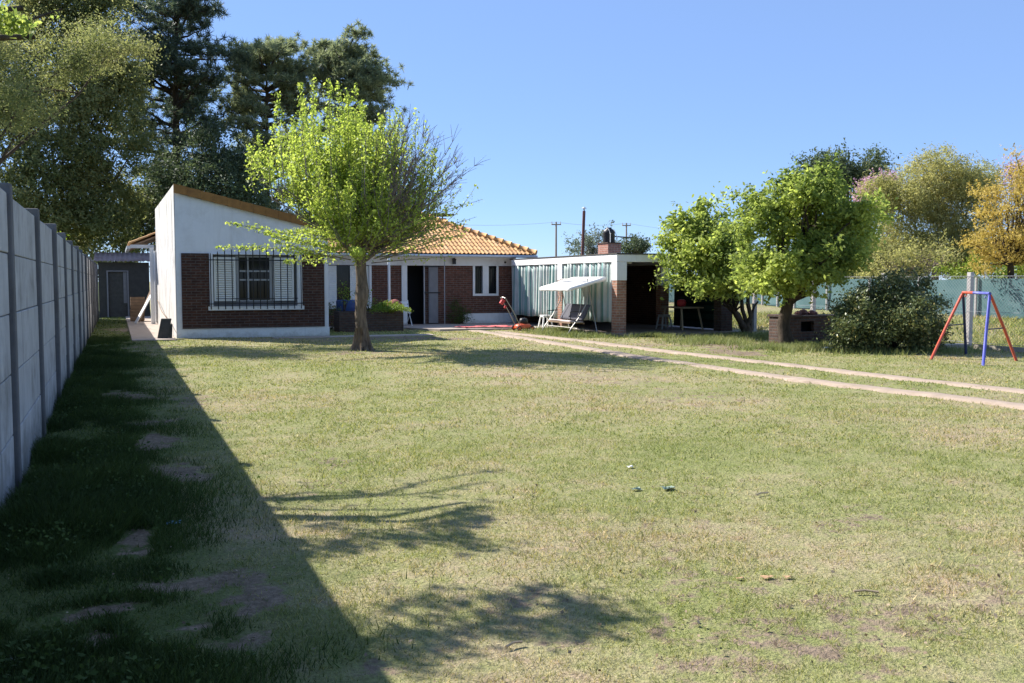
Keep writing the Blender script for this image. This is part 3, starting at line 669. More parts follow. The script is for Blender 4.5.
# twin window with white surround
tw = MB().box(11.72, 11.80, YM - .04, YM + .1, 1.02, 2.084).box(12.62, 12.70, YM - .04, YM + .1, 1.02, 2.084).box(12.10, 12.32, YM - .04, YM + .1, 1.101, 2.084).box(11.80, 12.62, YM - .04, YM + .1, 1.02, 1.10)
tw = tw.obj('window', M['white_paint'], house)
MB().box(11.80, 12.62, YM + .105, YM + .11, 1.10, 2.08).obj('pane', M['glass'], tw)
mb = MB()
for a, b2 in ((11.80, 12.10), (12.32, 12.62)):
    for k in (1, 2, 3): mb.tube([(a + (b2 - a) * k / 4, YM + .03, 1.1), (a + (b2 - a) * k / 4, YM + .03, 2.08)], .008, 5)
mb.obj('bar', M['black_iron'], tw)
# shuttered window behind the tree
sw = MB().box(6.45, 6.53, YM - .03, YM + .1, .62, 2.08).box(7.97, 8.05, YM - .03, YM + .1, .62, 2.08).box(6.53, 7.97, YM - .03, YM + .1, .62, .70).obj('window', M['white_paint'], house)
MB().box(6.53, 7.97, YM + .12, YM + .125, .70, 2.08).obj('pane', M['glass'], sw)
for a, b2 in ((6.54, 6.86), (7.32, 7.96)):
    mb = MB()
    for k in range(20): mb.obox(((a + b2) / 2, YM + .05, .75 + k * .067), ((b2 - a) / 2, 0, 0), (0, .016, -.014), (0, .004, .03))
    mb.obj('shutter', M['shutter'], sw)
# near-black panels stand in for the shade of the rooms behind the openings
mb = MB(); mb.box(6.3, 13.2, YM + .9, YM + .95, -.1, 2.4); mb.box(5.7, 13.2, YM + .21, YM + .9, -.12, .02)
mb.obj('room_shade_panel', M['dark'], house)
# other outer walls, never seen in full
MB().box(X2 - .2, X2 - .002, YM + .202, 40.3, -.2, 2.42).box(X0 - .16, X2 - .202, 40.1, 40.3, -.2, 2.42).box(X0 - .16, X0, 36.6, 40.09, -.2, 2.78).obj('wall', M['white_plaster'], house)

# roofs: rows of curved clay tiles over a thin deck
def tiles(mb, O, U, Vv, width, length, clip, tw_=0.155, th_=0.34, amp=0.034):
    O, U, Vv = Vector(O), Vector(U).normalized(), Vector(Vv).normalized(); Nn = U.cross(Vv)
    if Nn.z < 0: Nn = -Nn
    nr = int(length / th_) + 1; nc = int(width / tw_) + 1; prof = [(0, 0), (.12, .75), (.3, 1.0), (.48, .75), (.6, 0), (.8, -.12), (1.0, 0)]
    for r in range(nr):
        for c in range(nc):
            uc = (c + .5) * tw_; vc = (r + .5) * th_
            if not clip(uc, vc): continue
            j = random.uniform(-.012, .012); j2 = random.uniform(-.006, .006); vs = []
            for vv, lift in ((r * th_ - .03, .016), ((r + 1) * th_ + .03, .002)):
                for q, h in prof: vs.append(O + U * (c * tw_ + q * tw_ + j2) + Vv * (vv + j) + Nn * (amp * h + lift))
            k = len(prof); mb.add(vs, [(i, i + 1, k + i + 1, k + i) for i in range(k - 1)])
    return mb
S = 0.46; e0 = Vector((X1 - .3, 31.35, 2.50)); run = 4.6; sl = math.sqrt(1 + S * S)
XE = 14.0; W = XE - e0.x
mb = MB(); tiles(mb, e0, (1, 0, 0), (0, 1, S), W, run * sl, lambda u, v: v / sl - .05 < u < W - v / sl + .05)
tiles(mb, (XE, e0.y + 9.2, 2.50), (0, -1, 0), (-1, 0, S), 9.2, run * sl, lambda u, v: v / sl - .05 < u < 9.2 - v / sl + .05)
main_roof = mb.obj('roof', M['tile'], house, smooth=True)
ap = Vector((XE - run, e0.y + run, 2.50 + S * run)); rl = Vector((e0.x + min(run, W / 2 - .05), e0.y + run, 2.50 + S * min(run, W / 2 - .05)))
dz = Vector((0, 0, -.05)); mb = MB()
A = [Vector((e0.x, 31.36, 2.46)), Vector((XE - .01, 31.36, 2.46)), ap + dz, rl + dz, Vector((XE - .01, 40.5, 2.46)), Vector((e0.x, 40.5, 2.46))]
mb.add(A + [a + Vector((0, 0, -.03)) for a in A], [(0, 1, 2, 3), (1, 4, 2), (4, 5, 3, 2), (0, 3, 5), (6, 11, 10, 7)])
mb.obj('roof_deck', M['timber'], house)
# hip and ridge caps
mb = MB()
def caps(a, b2, r=.10, step=.34):
    a, b2 = Vector(a), Vector(b2); n = int((b2 - a).length / step)
    for k in range(n):
        p, q = a.lerp(b2, k / n), a.lerp(b2, (k + 1.12) / n); mb.tube([p + Vector((0, 0, .025)), q + Vector((0, 0, .0))], [r, r * .82], 9)
caps((XE, e0.y, 2.54), ap + Vector((0, 0, .03))); caps((e0.x, e0.y, 2.54), rl + Vector((0, 0, .03)))
mb.obj('ridge_cap', M['tile'], house, smooth=True)
MB().box(e0.x + .4, XE - .02, 31.33, 31.352, 2.40, 2.47).box(e0.x + .4, XE - .02, 31.353, YM - .032, 2.40, 2.415).obj('fascia', M['white_paint'], house)
mb = MB(); mb.tube([(e0.x + .4, 31.28, 2.43), (10, 31.28, 2.425), (XE, 31.28, 2.42)], .05, 8); mb.obj('gutter', M['gutter'], house)
# wing roof
a0 = Vector((X0 - .2, YF - .10, hz(X0 - .2) + .16)); LW = (X1 + .35 - a0.x)
wl = math.sqrt(1 + .235 ** 2)
mb = MB(); tiles(mb, (X1 + .35, YF - .08, hz(X1 + .35) + .16), (0, 1, 0), (-1, 0, .235), 8.7, LW * wl - .25, lambda u, v: v + .2 < LW * wl - .25)
mb.obj('roof', M['tile'], house, smooth=True)
mb = MB(); xa, xb = X0 - .012, X1 + .33
mb.add([(xa + .16, YF - .06, hz(xa) + .02), (xb, YF - .06, hz(xb) + .02), (xb, YF - .06, hz(xb) + .15), (xa + .16, YF - .06, hz(xa) + .15),
        (xa + .16, 35.65, hz(xa) + .02), (xb, 35.75, hz(xb) + .02), (xb, 35.75, hz(xb) + .15), (xa + .16, 35.65, hz(xa) + .15)],
       [(0, 1, 2, 3), (7, 6, 5, 4), (0, 4, 5, 1), (3, 2, 6, 7), (0, 3, 7, 4), (1, 5, 6, 2)])
mb.obj('roof_deck', M['white_plaster'], house)
mb = MB()
for k in range(13):                      # verge tiles along the front edge
    x0_, x1_ = xa + (xb - xa) * k / 13, xa + (xb - xa) * (k + 1.0) / 13 - .004
    mb.add([(x0_, YF - .10, hz(x0_) - .01), (x1_, YF - .10, hz(x1_) + .005), (x1_, YF - .10, hz(x1_) + .235), (x0_, YF - .10, hz(x0_) + .225),
            (x0_, YF - .064, hz(x0_) - .01), (x1_, YF - .064, hz(x1_) + .005), (x1_, YF - .064, hz(x1_) + .235), (x0_, YF - .064, hz(x0_) + .225)],
           [(0, 1, 2, 3), (7, 6, 5, 4), (0, 4, 5, 1), (3, 2, 6, 7), (0, 3, 7, 4), (1, 5, 6, 2)])
mb.obj('verge', M['verge'], house)
# rear lean-to roof, its post and gutter
mb = MB(); tiles(mb, (.5, 36.0, 2.86), (0, 1, 0), (1, 0, .42), 5.5, 2.3, lambda u, v: True, amp=.06); mb.obj('roof', M['tile'], house, smooth=True)
mb = MB(); mb.add([(.52, 36.0, 2.80), (2.7, 36.0, 3.71), (2.7, 41.5, 3.71), (.52, 41.5, 2.80), (.52, 36.0, 2.74), (2.7, 36.0, 3.65), (2.7, 41.5, 3.65), (.52, 41.5, 2.74)],
                  [(0, 1, 2, 3), (7, 6, 5, 4), (0, 4, 5, 1), (3, 2, 6, 7), (0, 3, 7, 4)]); mb.obj('roof_deck', M['timber'], house)
MB().box(.38, .50, 35.9, 41.4, 2.68, 2.78).box(.5, 1.28, 35.9, 35.98, 2.70, 2.82).obj('gutter', M['gutter'], house)
MB().box(1.12, 1.26, 35.75, 35.89, 0, 2.72).obj('porch_post', M['white_paint'], house)
MB().tube([(1.28, 35.5, .1), (1.28, 35.5, 1.4), (1.28, 35.5, 2.6)], .035, 6).obj('downpipe', M['white_paint'], house)
# chimney with a flat cap
ch = MB().box(11.5, 11.9, 35.2, 35.6, 3.2, 3.98).obj('chimney', M['red_brick'], house)
MB().box(11.3, 12.15, 35.0, 35.8, 4.08, 4.14).box(11.52, 11.56, 35.22, 35.26, 3.98, 4.08).box(11.84, 11.88, 35.54, 35.58, 3.98, 4.08).obj('cap', M['dark_slab'], ch)
# wall lantern
wl_ = MB().box(10.93, 11.03, YM - .20, YM - .10, 2.14, 2.30).add([(10.91, YM - .22, 2.30), (11.05, YM - .22, 2.30), (11.05, YM - .08, 2.30), (10.91, YM - .08, 2.30), (10.98, YM - .15, 2.37)], [(0, 1, 4), (1, 2, 4), (2, 3, 4), (3, 0, 4), (3, 2, 1, 0)]).box(10.96, 11.0, YM - .10, YM - .031, 2.32, 2.35)
wl_.obj('wall_lantern', M['black_iron'], house)
MB().tube([(12.95, YM - .08, 2.22), (12.95, YM - .03, 2.22)], .035, 8).obj('vent', M['dark_slab'], house)

# ------------------------------------------------------------------ carport
cp = thing('carport', 'flat roofed carport with white beams on brick pillars', 'carport', (15, 27, 0))
CX0, CX1, CY0, CY1 = 13.02, 16.95, 23.6, 31.35
def pillar(x, y, split=1.57, w=.30):
    MB().box(x, x + w, y, y + w, -.1, split).obj('pillar', M['pillar_brick'], cp)
    MB().box(x - .008, x + w + .008, y - .008, y + w + .008, split, 2.085).obj('pillar_head', M['white_paint'], cp)
pillar(13.03, 23.61); pillar(13.03, 27.2); pillar(16.3, 26.6, 1.40)
MB().box(16.55, 16.95, 23.62, 24.0, -.1, 2.088).obj('pillar', M['old_brick'], cp)
MB().box(CX0, CX0 + .16, CY0 + .16, CY1, 2.09, 2.30).box(CX0, CX1 + .1, CY0, CY0 + .158, 2.09, 2.30).box(CX1 - .06, CX1 + .1, CY0 + .16, CY1, 2.09, 2.30).obj('beam', M['white_paint'], cp, bevel=.008)
MB().box(CX0 - .02, CX1 + .12, CY0 - .02, CY1 + .1, 2.305, 2.335).obj('roof', M['dark_slab'], cp)
MB().box(CX0 + .2, CX1, CY1 - .1, CY1, 0, 2.3).box(CX1 - .1, CX1, 27.2, CY1 - .102, 0, 2.085).obj('back_wall', M['dark_brick'], cp)

def curtain(y0, y1, label):
    n = 420; vs, fs, st = [], [], []; zs = np.linspace(.36, 2.08, 9)
    yy = np.linspace(y0, y1, n)
    for k in range(n):
        s = yy[k]; ph = s * 24 + 1.6 * math.sin(s * 3.1) + math.sin(s * 7.3)
        for z in zs:
            a = .055 * (1.15 - .35 * (z - .3) / 1.8)
            x = 13.10 + a * math.sin(ph) + .025 * math.sin(s * 6 + z * .8); vs.append((x, s + .018 * math.cos(ph), z + .015 * math.sin(s * 5))); st.append(s + .03 * math.sin(s * 4))
    m_ = len(zs)
    for k in range(n - 1):
        for j in range(m_ - 1): fs.append((k*m_+j, (k+1)*m_+j, (k+1)*m_+j+1, k*m_+j+1))
    o = MB().add(vs, fs).obj('striped_curtain', M['curtain'], smooth=True)
    a = o.data.attributes.new('stripe', 'FLOAT', 'POINT'); a.data.foreach_set('value', st)
    sm = o.modifiers.new('cloth', 'SOLIDIFY'); sm.thickness = .004
    return tag(o, label, 'curtain', 'striped curtains hung along the carport')
curtain(23.98, 27.16, 'striped teal and white curtain hanging behind the garden swing seat')
curtain(27.58, 31.6, 'striped teal and white curtain hanging between the house corner and the middle pillar')
sc_ = MB()
vs = []; fs = []
for k in range(40):
    y_ = 24.02 + (26.55 - 24.02) * k / 39; dx = .03 * math.sin(k * .9)
    vs += [(16.78 + dx, y_, .1), (16.78 + dx * .5, y_, 1.0), (16.78, y_, 1.62 + .03 * math.sin(k * .5))]
    if k: fs += [(3*k-3, 3*k, 3*k+1, 3*k-2), (3*k-2, 3*k+1, 3*k+2, 3*k-1)]
sc_.add(vs, fs); o = sc_.obj('shade_screen', M['dark_net'], smooth=True); o.modifiers.new('cloth', 'SOLIDIFY').thickness = .004
tag(o, 'dark green net screen closing the open side of the carport', 'screen')

# ceiling light under the front beam
lt = MB().box(13.52, 13.60, 23.85, 23.93, 2.15, 2.3).lathe((13.56, 23.89, 1.98), [(.02, .17), (.09, .1), (.1, .07), (.02, .06)], 12)
tag(lt.obj('spotlight', M['plastic_white']), 'small white lamp under the carport front beam', 'lamp')

# water tower behind
tw2 = thing('brick_tower', 'square red brick stack rising above the carport roof', 'brick stack', (17.120, 31.6, 0))
MB().box(16.970, 17.520, 31.45, 32.25, 0, 2.95).obj('stack', M['red_brick'], tw2); MB().box(16.940, 17.550, 31.42, 32.28, 2.95, 2.99).obj('cap', M['old_brick'], tw2)
wt = thing('water_tank', 'black cylindrical water tank standing on the brick stack', 'tank', (17.240, 31.85, 2.99))
MB().lathe((17.220, 31.85, 2.99), [(.22, 0), (.23, .03), (.22, .18), (.23, .2), (.22, .34), (.23, .36), (.22, .46), (.10, .53), (.10, .57), (.0, .575)], 20).obj('body', M['black_plastic'], wt, smooth=True)
MB().tube([(17.080, 31.48, 2.5), (17.080, 31.48, 3.3), (17.100, 31.66, 3.5)], .014, 5).tube([(17.380, 31.50, 2.8), (17.380, 31.5, 3.2), (17.320, 31.66, 3.5)], .014, 5).obj('pipe', M['plastic_white'], wt)
MB().tube([(17.370, 31.9, 3.24), (17.820, 31.9, 3.22), (18.270, 31.9, 3.2)], .022, 6).obj('overflow_pipe', M['black_plastic'], wt)
fp = thing('flue_pipe', 'tall rusty flue pipe with small cap rising through the carport roof', 'pipe', (15.5, 30.6, 2.3))
MB().tube([(15.45, 30.6, 0.1), (15.47, 30.6, 2.3), (15.53, 30.6, 4.05)], .055, 8).obj('pipe', M['rust'], fp)
MB().tube([(15.53, 30.6, 4.05), (15.53, 30.6, 4.14)], .03, 6).tube([(15.53, 30.6, 4.14), (15.53, 30.6, 4.2)], [.1, .02], 10).obj('cap', M['gutter'], fp)

# ------------------------------------------------------------------ garden swing seat
ss = thing('garden_swing', 'garden swing seat with grey backrest under a tilted white canopy', 'swing seat', (12.3, 25.3, 0))
SY0, SY1 = 24.3, 26.1
for y_ in (SY0, SY1):
    MB().tube([(11.82, y_, .02), (11.95, y_, .22), (12.2, y_, .52), (12.45, y_, .95), (12.5, y_, 1.45), (12.45, y_, 1.62)], .017, 8).obj('side_frame', M['steel_tube'], ss, smooth=True)
    MB().tube([(12.78, y_, .02), (12.62, y_, .8), (12.47, y_, 1.5)], .015, 8).obj('side_frame', M['steel_tube'], ss, smooth=True)
    MB().tube([(11.98, y_ + (.12 if y_ < 25 else -.12), .44), (11.97, y_ + (.12 if y_ < 25 else -.12), .66), (12.3, y_ + (.12 if y_ < 25 else -.12), .68)], .016, 6).obj('armrest', M['black_iron'], ss)
for cx_, cz_, cr_ in ((12.78, .12, .016), (12.45, 1.6, .018), (11.95, .22, .012)): MB().tube([(cx_, SY0, cz_), (cx_, SY1, cz_)], cr_, 6).obj('crossbar', M['steel_tube'], ss)
def cushion(P, th, nu=14, nv=6, puff=.03):
    """padded panel over four corners"""
    P = [Vector(p) for p in P]; nn = (P[1] - P[0]).cross(P[3] - P[0]).normalized(); vs, fs = [], []
    for side in (0, 1):
        for i in range(nu + 1):
            for j in range(nv + 1):
                u, v = i / nu, j / nv; p = P[0].lerp(P[1], u).lerp(P[3].lerp(P[2], u), v)
                b_ = (16 * u * (1 - u) * v * (1 - v)) ** .4 * puff * (1 + .35 * math.sin(u * 19)) + .012 * math.sin(u * 7 + v * 5)
                vs.append(p + nn * ((th / 2 + b_) if side else -th / 2))
    m_ = nv + 1; K = (nu + 1) * m_
    for i in range(nu):
        for j in range(nv):
            a = i*m_+j; fs.append((a, a+1, a+m_+1, a+m_)); fs.append((K+a, K+a+m_, K+a+m_+1, K+a+1))
    for i in range(nu): fs += [(i*m_, (i+1)*m_, K+(i+1)*m_, K+i*m_), (i*m_+nv, K+i*m_+nv, K+(i+1)*m_+nv, (i+1)*m_+nv)]
    for j in range(nv): fs += [(j, K+j, K+j+1, j+1), (nu*m_+j, nu*m_+j+1, K+nu*m_+j+1, K+nu*m_+j)]
    return MB().add(vs, fs)
cushion([(12.0, SY0 + .15, .40), (12.0, SY1 - .15, .40), (12.4, SY1 - .15, .36), (12.4, SY0 + .15, .36)], .05).obj('seat', M['pale_cloth'], ss, smooth=True)
cushion([(12.38, SY0 + .15, .42), (12.38, SY1 - .15, .42), (12.62, SY1 - .15, .86), (12.62, SY0 + .15, .86)], .05).obj('backrest', M['grey_cloth'], ss, smooth=True)
MB().box(11.97, 12.0, SY0 + .13, SY1 - .13, .33, .37).box(12.4, 12.43, SY0 + .13, SY1 - .13, .31, .35).obj('seat_frame', M['timber'], ss)
for y_ in (SY0 + .1, SY1 - .1): MB().tube([(12.46, y_, 1.5), (12.30, y_, .9), (12.18, y_, .40)], .012, 5).obj('hanger', M['steel_tube'], ss)
cv = []; cf = []
for i in range(13):
    for j in range(7):
        u, v = i / 12, j / 6; y_ = 24.1 + 2.05 * u; x = 11.80 + 1.14 * v; z = 1.36 + .31 * v + .05 * math.sin(math.pi * u) * (1 - v) * 0 - .05 * math.sin(math.pi * u) * math.sin(math.pi * v)
        cv.append((x, y_, z))
for i in range(12):
    for j in range(6): a = i*7+j; cf.append((a, a+7, a+8, a+1))
n0 = len(cv)
for i in range(13):                                     # hanging valance on the low edge and near end
    p = cv[i*7]; cv.append((p[0] - .01, p[1], p[2] - .10 - .012 * math.sin(i * 2)))
for i in range(12): cf.append((i*7, n0+i, n0+i+1, (i+1)*7))
n1 = len(cv)
for j in range(7):
    p = cv[j]; cv.append((p[0], p[1] - .01, p[2] - .10 + .008 * math.sin(j * 2)))
for j in range(6): cf.append((j, j+1, n1+j+1, n1+j))
o = MB().add(cv, cf).obj('canopy', M['canvas'], ss, smooth=True); o.modifiers.new('cloth', 'SOLIDIFY').thickness = .006
MB().tube([(12.95, 24.1, 1.64), (12.95, 26.15, 1.64)], .02, 6).tube([(12.45, 24.3, 1.55), (12.45, 26.1, 1.55)], .02, 6).obj('canopy_rail', M['grey_metal'], ss)

# ------------------------------------------------------------------ plastic stools, table, red pot
def stool(loc, label, mat, group='white plastic stools'):
    x, y, z = loc; t = thing('plastic_stool', label, 'stool', loc, group)
    MB().box(x - .15, x + .15, y - .15, y + .15, z + .42, z + .45).box(x - .14, x + .14, y - .14, y + .14, z + .38, z + .419).obj('seat', mat, t, bevel=.015)
    for sx in (-1, 1):
        for sy in (-1, 1):
            MB().add([(x + sx*.10, y + sy*.10, z + .385), (x + sx*.14, y + sy*.10, z + .385), (x + sx*.14, y + sy*.14, z + .385), (x + sx*.10, y + sy*.14, z + .385),
                      (x + sx*.16, y + sy*.16, z), (x + sx*.20, y + sy*.16, z), (x + sx*.20, y + sy*.20, z), (x + sx*.16, y + sy*.20, z)],
                     [(0,1,2,3),(7,6,5,4),(0,4,5,1),(1,5,6,2),(2,6,7,3),(3,7,4,0)]).obj('leg', mat, t)
    for sy in (-.16, .16): MB().box(x - .165, x + .165, y + sy - .01, y + sy + .01, z + .10, z + .13).obj('rung', mat, t)
    return t
stool((12.72, 27.75, .01), 'white plastic stool in the sun beside the swing seat', M['plastic_white'])
M['dim_plastic'] = plain('shaded_white_plastic', (0.36, 0.36, 0.35), 0.5, 0.1, 4.0, bmp=0)  # white plastic with the carport's shade put into its colour
stool((15.75, 25.5, .06), 'pale plastic stool in the dark under the carport beside the table', M['dim_plastic'])
tb = thing('wooden_table', 'bare wooden table with splayed legs in the shade of the carport', 'table', (16.25, 25.0, .06))
MB().box(15.75, 16.5, 24.45, 25.7, .72, .76).obj('tabletop', M['tan_timber'], tb, bevel=.006)
for sx in (-1, 1):
    for sy in (-1, 1): MB().tube([(16.12 + sx*.30, 25.08 + sy*.45, .72), (16.12 + sx*.36, 25.08 + sy*.62, .06)], [.035, .03], 6).obj('leg', M['tan_timber'], tb)
pt = MB().lathe((16.12, 25.1, .76), [(.10, 0), (.14, .05), (.15, .14), (.12, .2), (.08, .22), (.02, .23)], 14).obj('red_pot', M['red_plastic'], smooth=True)
tag(pt, 'red pot standing on the wooden table', 'pot')

# ------------------------------------------------------------------ lawn mower
lm = thing('lawn_mower', 'orange red electric lawn mower with a tall tubular handle', 'lawn mower', (11.80, 27.45, 0))
mx, my = 11.80, 27.45
def hull(cx, cy, z0, rings, n=18, pw=2.6):
    vs, fs = [], []
    for (rx, ry, z) in rings:
        for k in range(n):
            t = 2*math.pi*k/n; c, s = math.cos(t), math.sin(t); q = (abs(c)**pw + abs(s)**pw) ** (-1/pw)
            vs.append((cx + rx*c*q, cy + ry*s*q, z0 + z))
    for i in range(len(rings)-1):
        for k in range(n): k2 = (k+1) % n; fs.append((i*n+k, i*n+k2, (i+1)*n+k2, (i+1)*n+k))
    fs.append(tuple(range(n-1, -1, -1))); fs.append(tuple((len(rings)-1)*n+k for k in range(n))); return MB().add(vs, fs)
hull(mx, my, .06, [(.26, .21, 0), (.27, .22, .03), (.26, .21, .10), (.20, .16, .14), (.12, .10, .155)]).obj('deck', M['orange_plastic'], lm, smooth=True)
hull(mx + .02, my, .21, [(.13, .12, 0), (.13, .12, .10), (.11, .10, .16), (.05, .05, .18)]).obj('motor', M['black_plastic'], lm, smooth=True)
for sx in (-1, 1):
    for sy in (-1, 1):
        w = MB(); c = (mx + sx*.22, my + sy*.23, .075); w.tube([(c[0], c[1] - .02, c[2]), (c[0], c[1] + .02, c[2])], .075, 14)
        wo = w.obj('wheel', M['black_plastic'], lm); h = MB(); h.tube([(c[0], c[1] - .026, c[2]), (c[0], c[1] + .026, c[2])], .045, 10); h.obj('hub', M['orange_plastic'], wo)
hd = MB()
for sy in (-1, 1): hd.tube([(mx - .18, my + sy*.19, .16), (mx - .42, my + sy*.2, .62), (mx - .68, my + sy*.2, 1.02)], .013, 6)
hd.tube([(mx - .68, my - .2, 1.02), (mx - .70, my, 1.05), (mx - .68, my + .2, 1.02)], .013, 6); hd.obj('handle', M['steel_tube'], lm)
MB().obox((mx - .62, my + .2, .90), (.045, 0, .07), (0, .05, 0), (.05, 0, -.032)).obox((mx - .52, my + .2, .74), (.02, 0, .04), (0, .03, 0), (.03, 0, -.015)).obj('switch_box', M['red_plastic'], lm, bevel=.01)
# pinkish cloth on the patio
cl = []; cf = []
for i in range(31):
    for j in range(13):
        u, v = i / 30, j / 12; x = 10.15 + 1.75 * u + .12 * math.sin(v * 5); y = 28.35 + .75 * v + .15 * math.sin(u * 6)
        cl.append((x, y, .057 + .05 * abs(vnoise(np.array(x), np.array(y), 5.5, 51) - .3) + .03 * float(vnoise(np.array(x), np.array(y), 14, 52))))
for i in range(30):
    for j in range(12): a = i*13+j; cf.append((a, a+13, a+14, a+1))
o = MB().add(cl, cf).obj('red_cloth', M['pink_cloth'], smooth=True); o.modifiers.new('cloth', 'SOLIDIFY').thickness = .004
tag(o, 'crumpled pinkish red cloth spread on the patio beside the mower', 'cloth')

# ------------------------------------------------------------------ porch things: chair, planter, drum, plants
fc = thing('folding_chair', 'white folding garden chair beside the open door', 'chair', (8.95, 31.0, .05))
cxx, cyy, cz = 8.95, 31.0, .05
for sx in (-1, 1):
    MB().tube([(cxx + sx*.2, cyy - .3, cz), (cxx + sx*.2, cyy + .05, cz + .42), (cxx + sx*.2, cyy + .22, cz + .85)], .014, 6).obj('leg', M['white_paint'], fc)
    MB().tube([(cxx + sx*.17, cyy + .3, cz), (cxx + sx*.17, cyy - .22, cz + .44)], .014, 6).obj('leg', M['white_paint'], fc)
mb = MB()
for k in range(5): mb.box(cxx - .19, cxx + .19, cyy - .22 + k*.085, cyy - .15 + k*.085, cz + .43, cz + .45)
mb.obj('seat', M['white_paint'], fc); mb = MB()
for k in range(3): mb.obox((cxx, cyy + .10 + k*.045, cz + .55 + k*.11), (.19, 0, 0), (0, .006, 0), (0, .015, .035))
mb.obj('backrest', M['white_paint'], fc)

pl = thing('brick_planter', 'low brick planter box behind the tree trunk', 'planter', (7.2, 28.7, 0))
MB().box(6.2, 8.2, 28.45, 28.6, -.05, .62).box(6.2, 8.2, 29.05, 29.2, -.05, .62).box(6.2, 6.35, 28.602, 29.048, -.05, .62).box(8.05, 8.2, 28.602, 29.048, -.05, .62).obj('wall', M['old_brick'], pl)
MB().box(6.35, 8.05, 28.6, 29.05, .4, .55).obj('soil', M['dark_slab'], pl)
def frond_plant(c, n, L, spread, mat, name='frond', parent=None, leaf=.05, rise=.7):
    P, O = [], []
    for k in range(n):
        a = random.uniform(0, 2*math.pi); r = random.uniform(.3, 1) * spread; l = L * random.uniform(.6, 1.1)
        for j in range(26):
            t = j / 25; P.append((c[0] + math.cos(a)*r*t + random.gauss(0, .015), c[1] + math.sin(a)*r*t + random.gauss(0, .015), c[2] + l*(rise*1.7*t - rise*1.25*t*t*(.4 + r)) + random.gauss(0, .012)))
    P = np.array(P); P = P[P[:, 2] > .06]
    return np_mesh(name, leaf_quads(P, leaf, .35, .4), 4, mat, parent)
o = frond_plant((7.8, 28.55, .5), 240, .66, .75, LM['fern'], leaf=.06); o.name = 'fern'
tag(o, 'bright green arching fern spilling over the brick planter', 'fern')
o = MB().lathe((8.2, 29.45, .05), [(.2, 0), (.26, .3), (.28, .62), (.24, .80), (.1, .9), (.02, .92)], 14).obj('red_bundle', M['red_cloth_dull'], smooth=True)
tag(o, 'dull red bundle behind the fern', 'bundle')
dr = MB().lathe((6.75, 30.0, .05), [(.30, 0), (.31, .05), (.30, .3), (.315, .33), (.30, .6), (.31, .85), (.28, .9), (.05, .9)], 20).obj('blue_drum', M['blue_plastic'], smooth=True)
tag(dr, 'blue plastic drum under the shuttered window', 'drum')
def shrub(name, label, cat, lobes, nclump, per, sig, size, mat, base, aspect=.45, stems=6, up=.3):
    t = thing(name, label, cat, base); mb = MB(); o, C = clump_leaves(lobes, nclump, per, sig, size, mat, t, aspect, up, name='foliage')
    for c in C[:stems * 3:3]: limb(mb, base, c, .018, .006, 4, .1, .08, 5)
    mb.obj('stem', M['dark_bark'], t); return t
shrub('porch_shrub', 'dark leafy shrub beside the wing wall under the shuttered window', 'shrub', [(Vector((6.05, 29.9, .6)), .35, .35, .55), (Vector((6.3, 29.6, .4)), .35, .3, .4)], 60, 24, .09, .07, LM['bush'], Vector((6.1, 29.8, 0)))
shrub('potted_plant', 'slender leafy plant growing out of the planter beside the trunk', 'plant', [(Vector((7.05, 28.9, 1.15)), .15, .15, .3), (Vector((7.35, 28.8, .8)), .2, .15, .25)], 24, 12, .07, .07, LM['fern'], Vector((7.2, 28.85, .5)))
shrub('sapling', 'thin sapling with pale leaves in front of the shuttered window', 'plant', [(Vector((6.5, 28.8, 1.15)), .18, .15, .35)], 16, 10, .07, .08, LM['fern'], Vector((6.45, 28.85, .5)))
shrub('door_plant', 'dark green bushy plant against the brick wall right of the door', 'plant', [(Vector((11.0, 31.45, .5)), .28, .2, .5), (Vector((11.25, 31.4, .35)), .3, .2, .35)], 70, 20, .08, .08, LM['weed'], Vector((11.05, 31.4, .05)), .25)

# ------------------------------------------------------------------ passage: shed, planks, crates, leaning slab
sh = thing('garden_shed', 'dark block shed with rusty sheet roof at the end of the passage', 'shed', (.2, 44.5, 0))
wall_holes(-.68, 1.35, -.1, 2.35, 44.2, 44.35, [(-.30, .45, 0, 1.95)]).obj('wall', M['block'], sh)
MB().box(-.68, 1.35, 46.9, 47.0, -.1, 2.35).box(-.68, -.6, 44.36, 46.89, -.1, 2.35).box(1.27, 1.35, 44.36, 46.89, -.1, 2.35).obj('wall', M['block'], sh)
MB().box(-.29, .44, 44.28, 44.32, 0, 1.94).obj('door', M['dark_slab'], sh)
MB().box(-.36, -.30, 44.17, 44.3, 0, 2.0).box(.45, .51, 44.17, 44.3, 0, 2.0).box(-.30, .45, 44.17, 44.3, 1.95, 2.0).box(.3, .44, 44.25, 44.275, .6, 1.93).obj('door_frame', M['dim_metal'], sh)
vs = []; fs = []
for k in range(61):
    x = -.85 + 2.4 * k / 60; z = .022 * math.sin(k * 1.25)
    vs += [(x, 43.9, 2.40 + z), (x, 47.2, 2.85 + z)]
    if k: fs.append((2*k-2, 2*k, 2*k+1, 2*k-1))
o = MB().add(vs, fs).obj('roof', M['corrugated'], sh, smooth=True); o.modifiers.new('thick', 'SOLIDIFY').thickness = .006
def plank(a, b2, w, t, mat, label, name='plank', cat='plank'):
    a, b2 = Vector(a), Vector(b2); d = (b2 - a) / 2; s = d.cross(Vector((0, 0, 1))).normalized(); n_ = d.cross(s).normalized()
    return tag(MB().obox((a + b2) / 2, d, s * w / 2, n_ * t / 2).obj(name, mat, bevel=.004), label, cat)
plank((.62, 36.6, .04), (1.18, 36.9, 1.05), .16, .03, M['white_paint'], 'whitish board leaning against the lean-to post')
plank((.75, 38.0, .04), (1.25, 38.2, 1.25), .2, .04, M['timber'], 'brown board leaning inside the lean-to behind the whitish board')
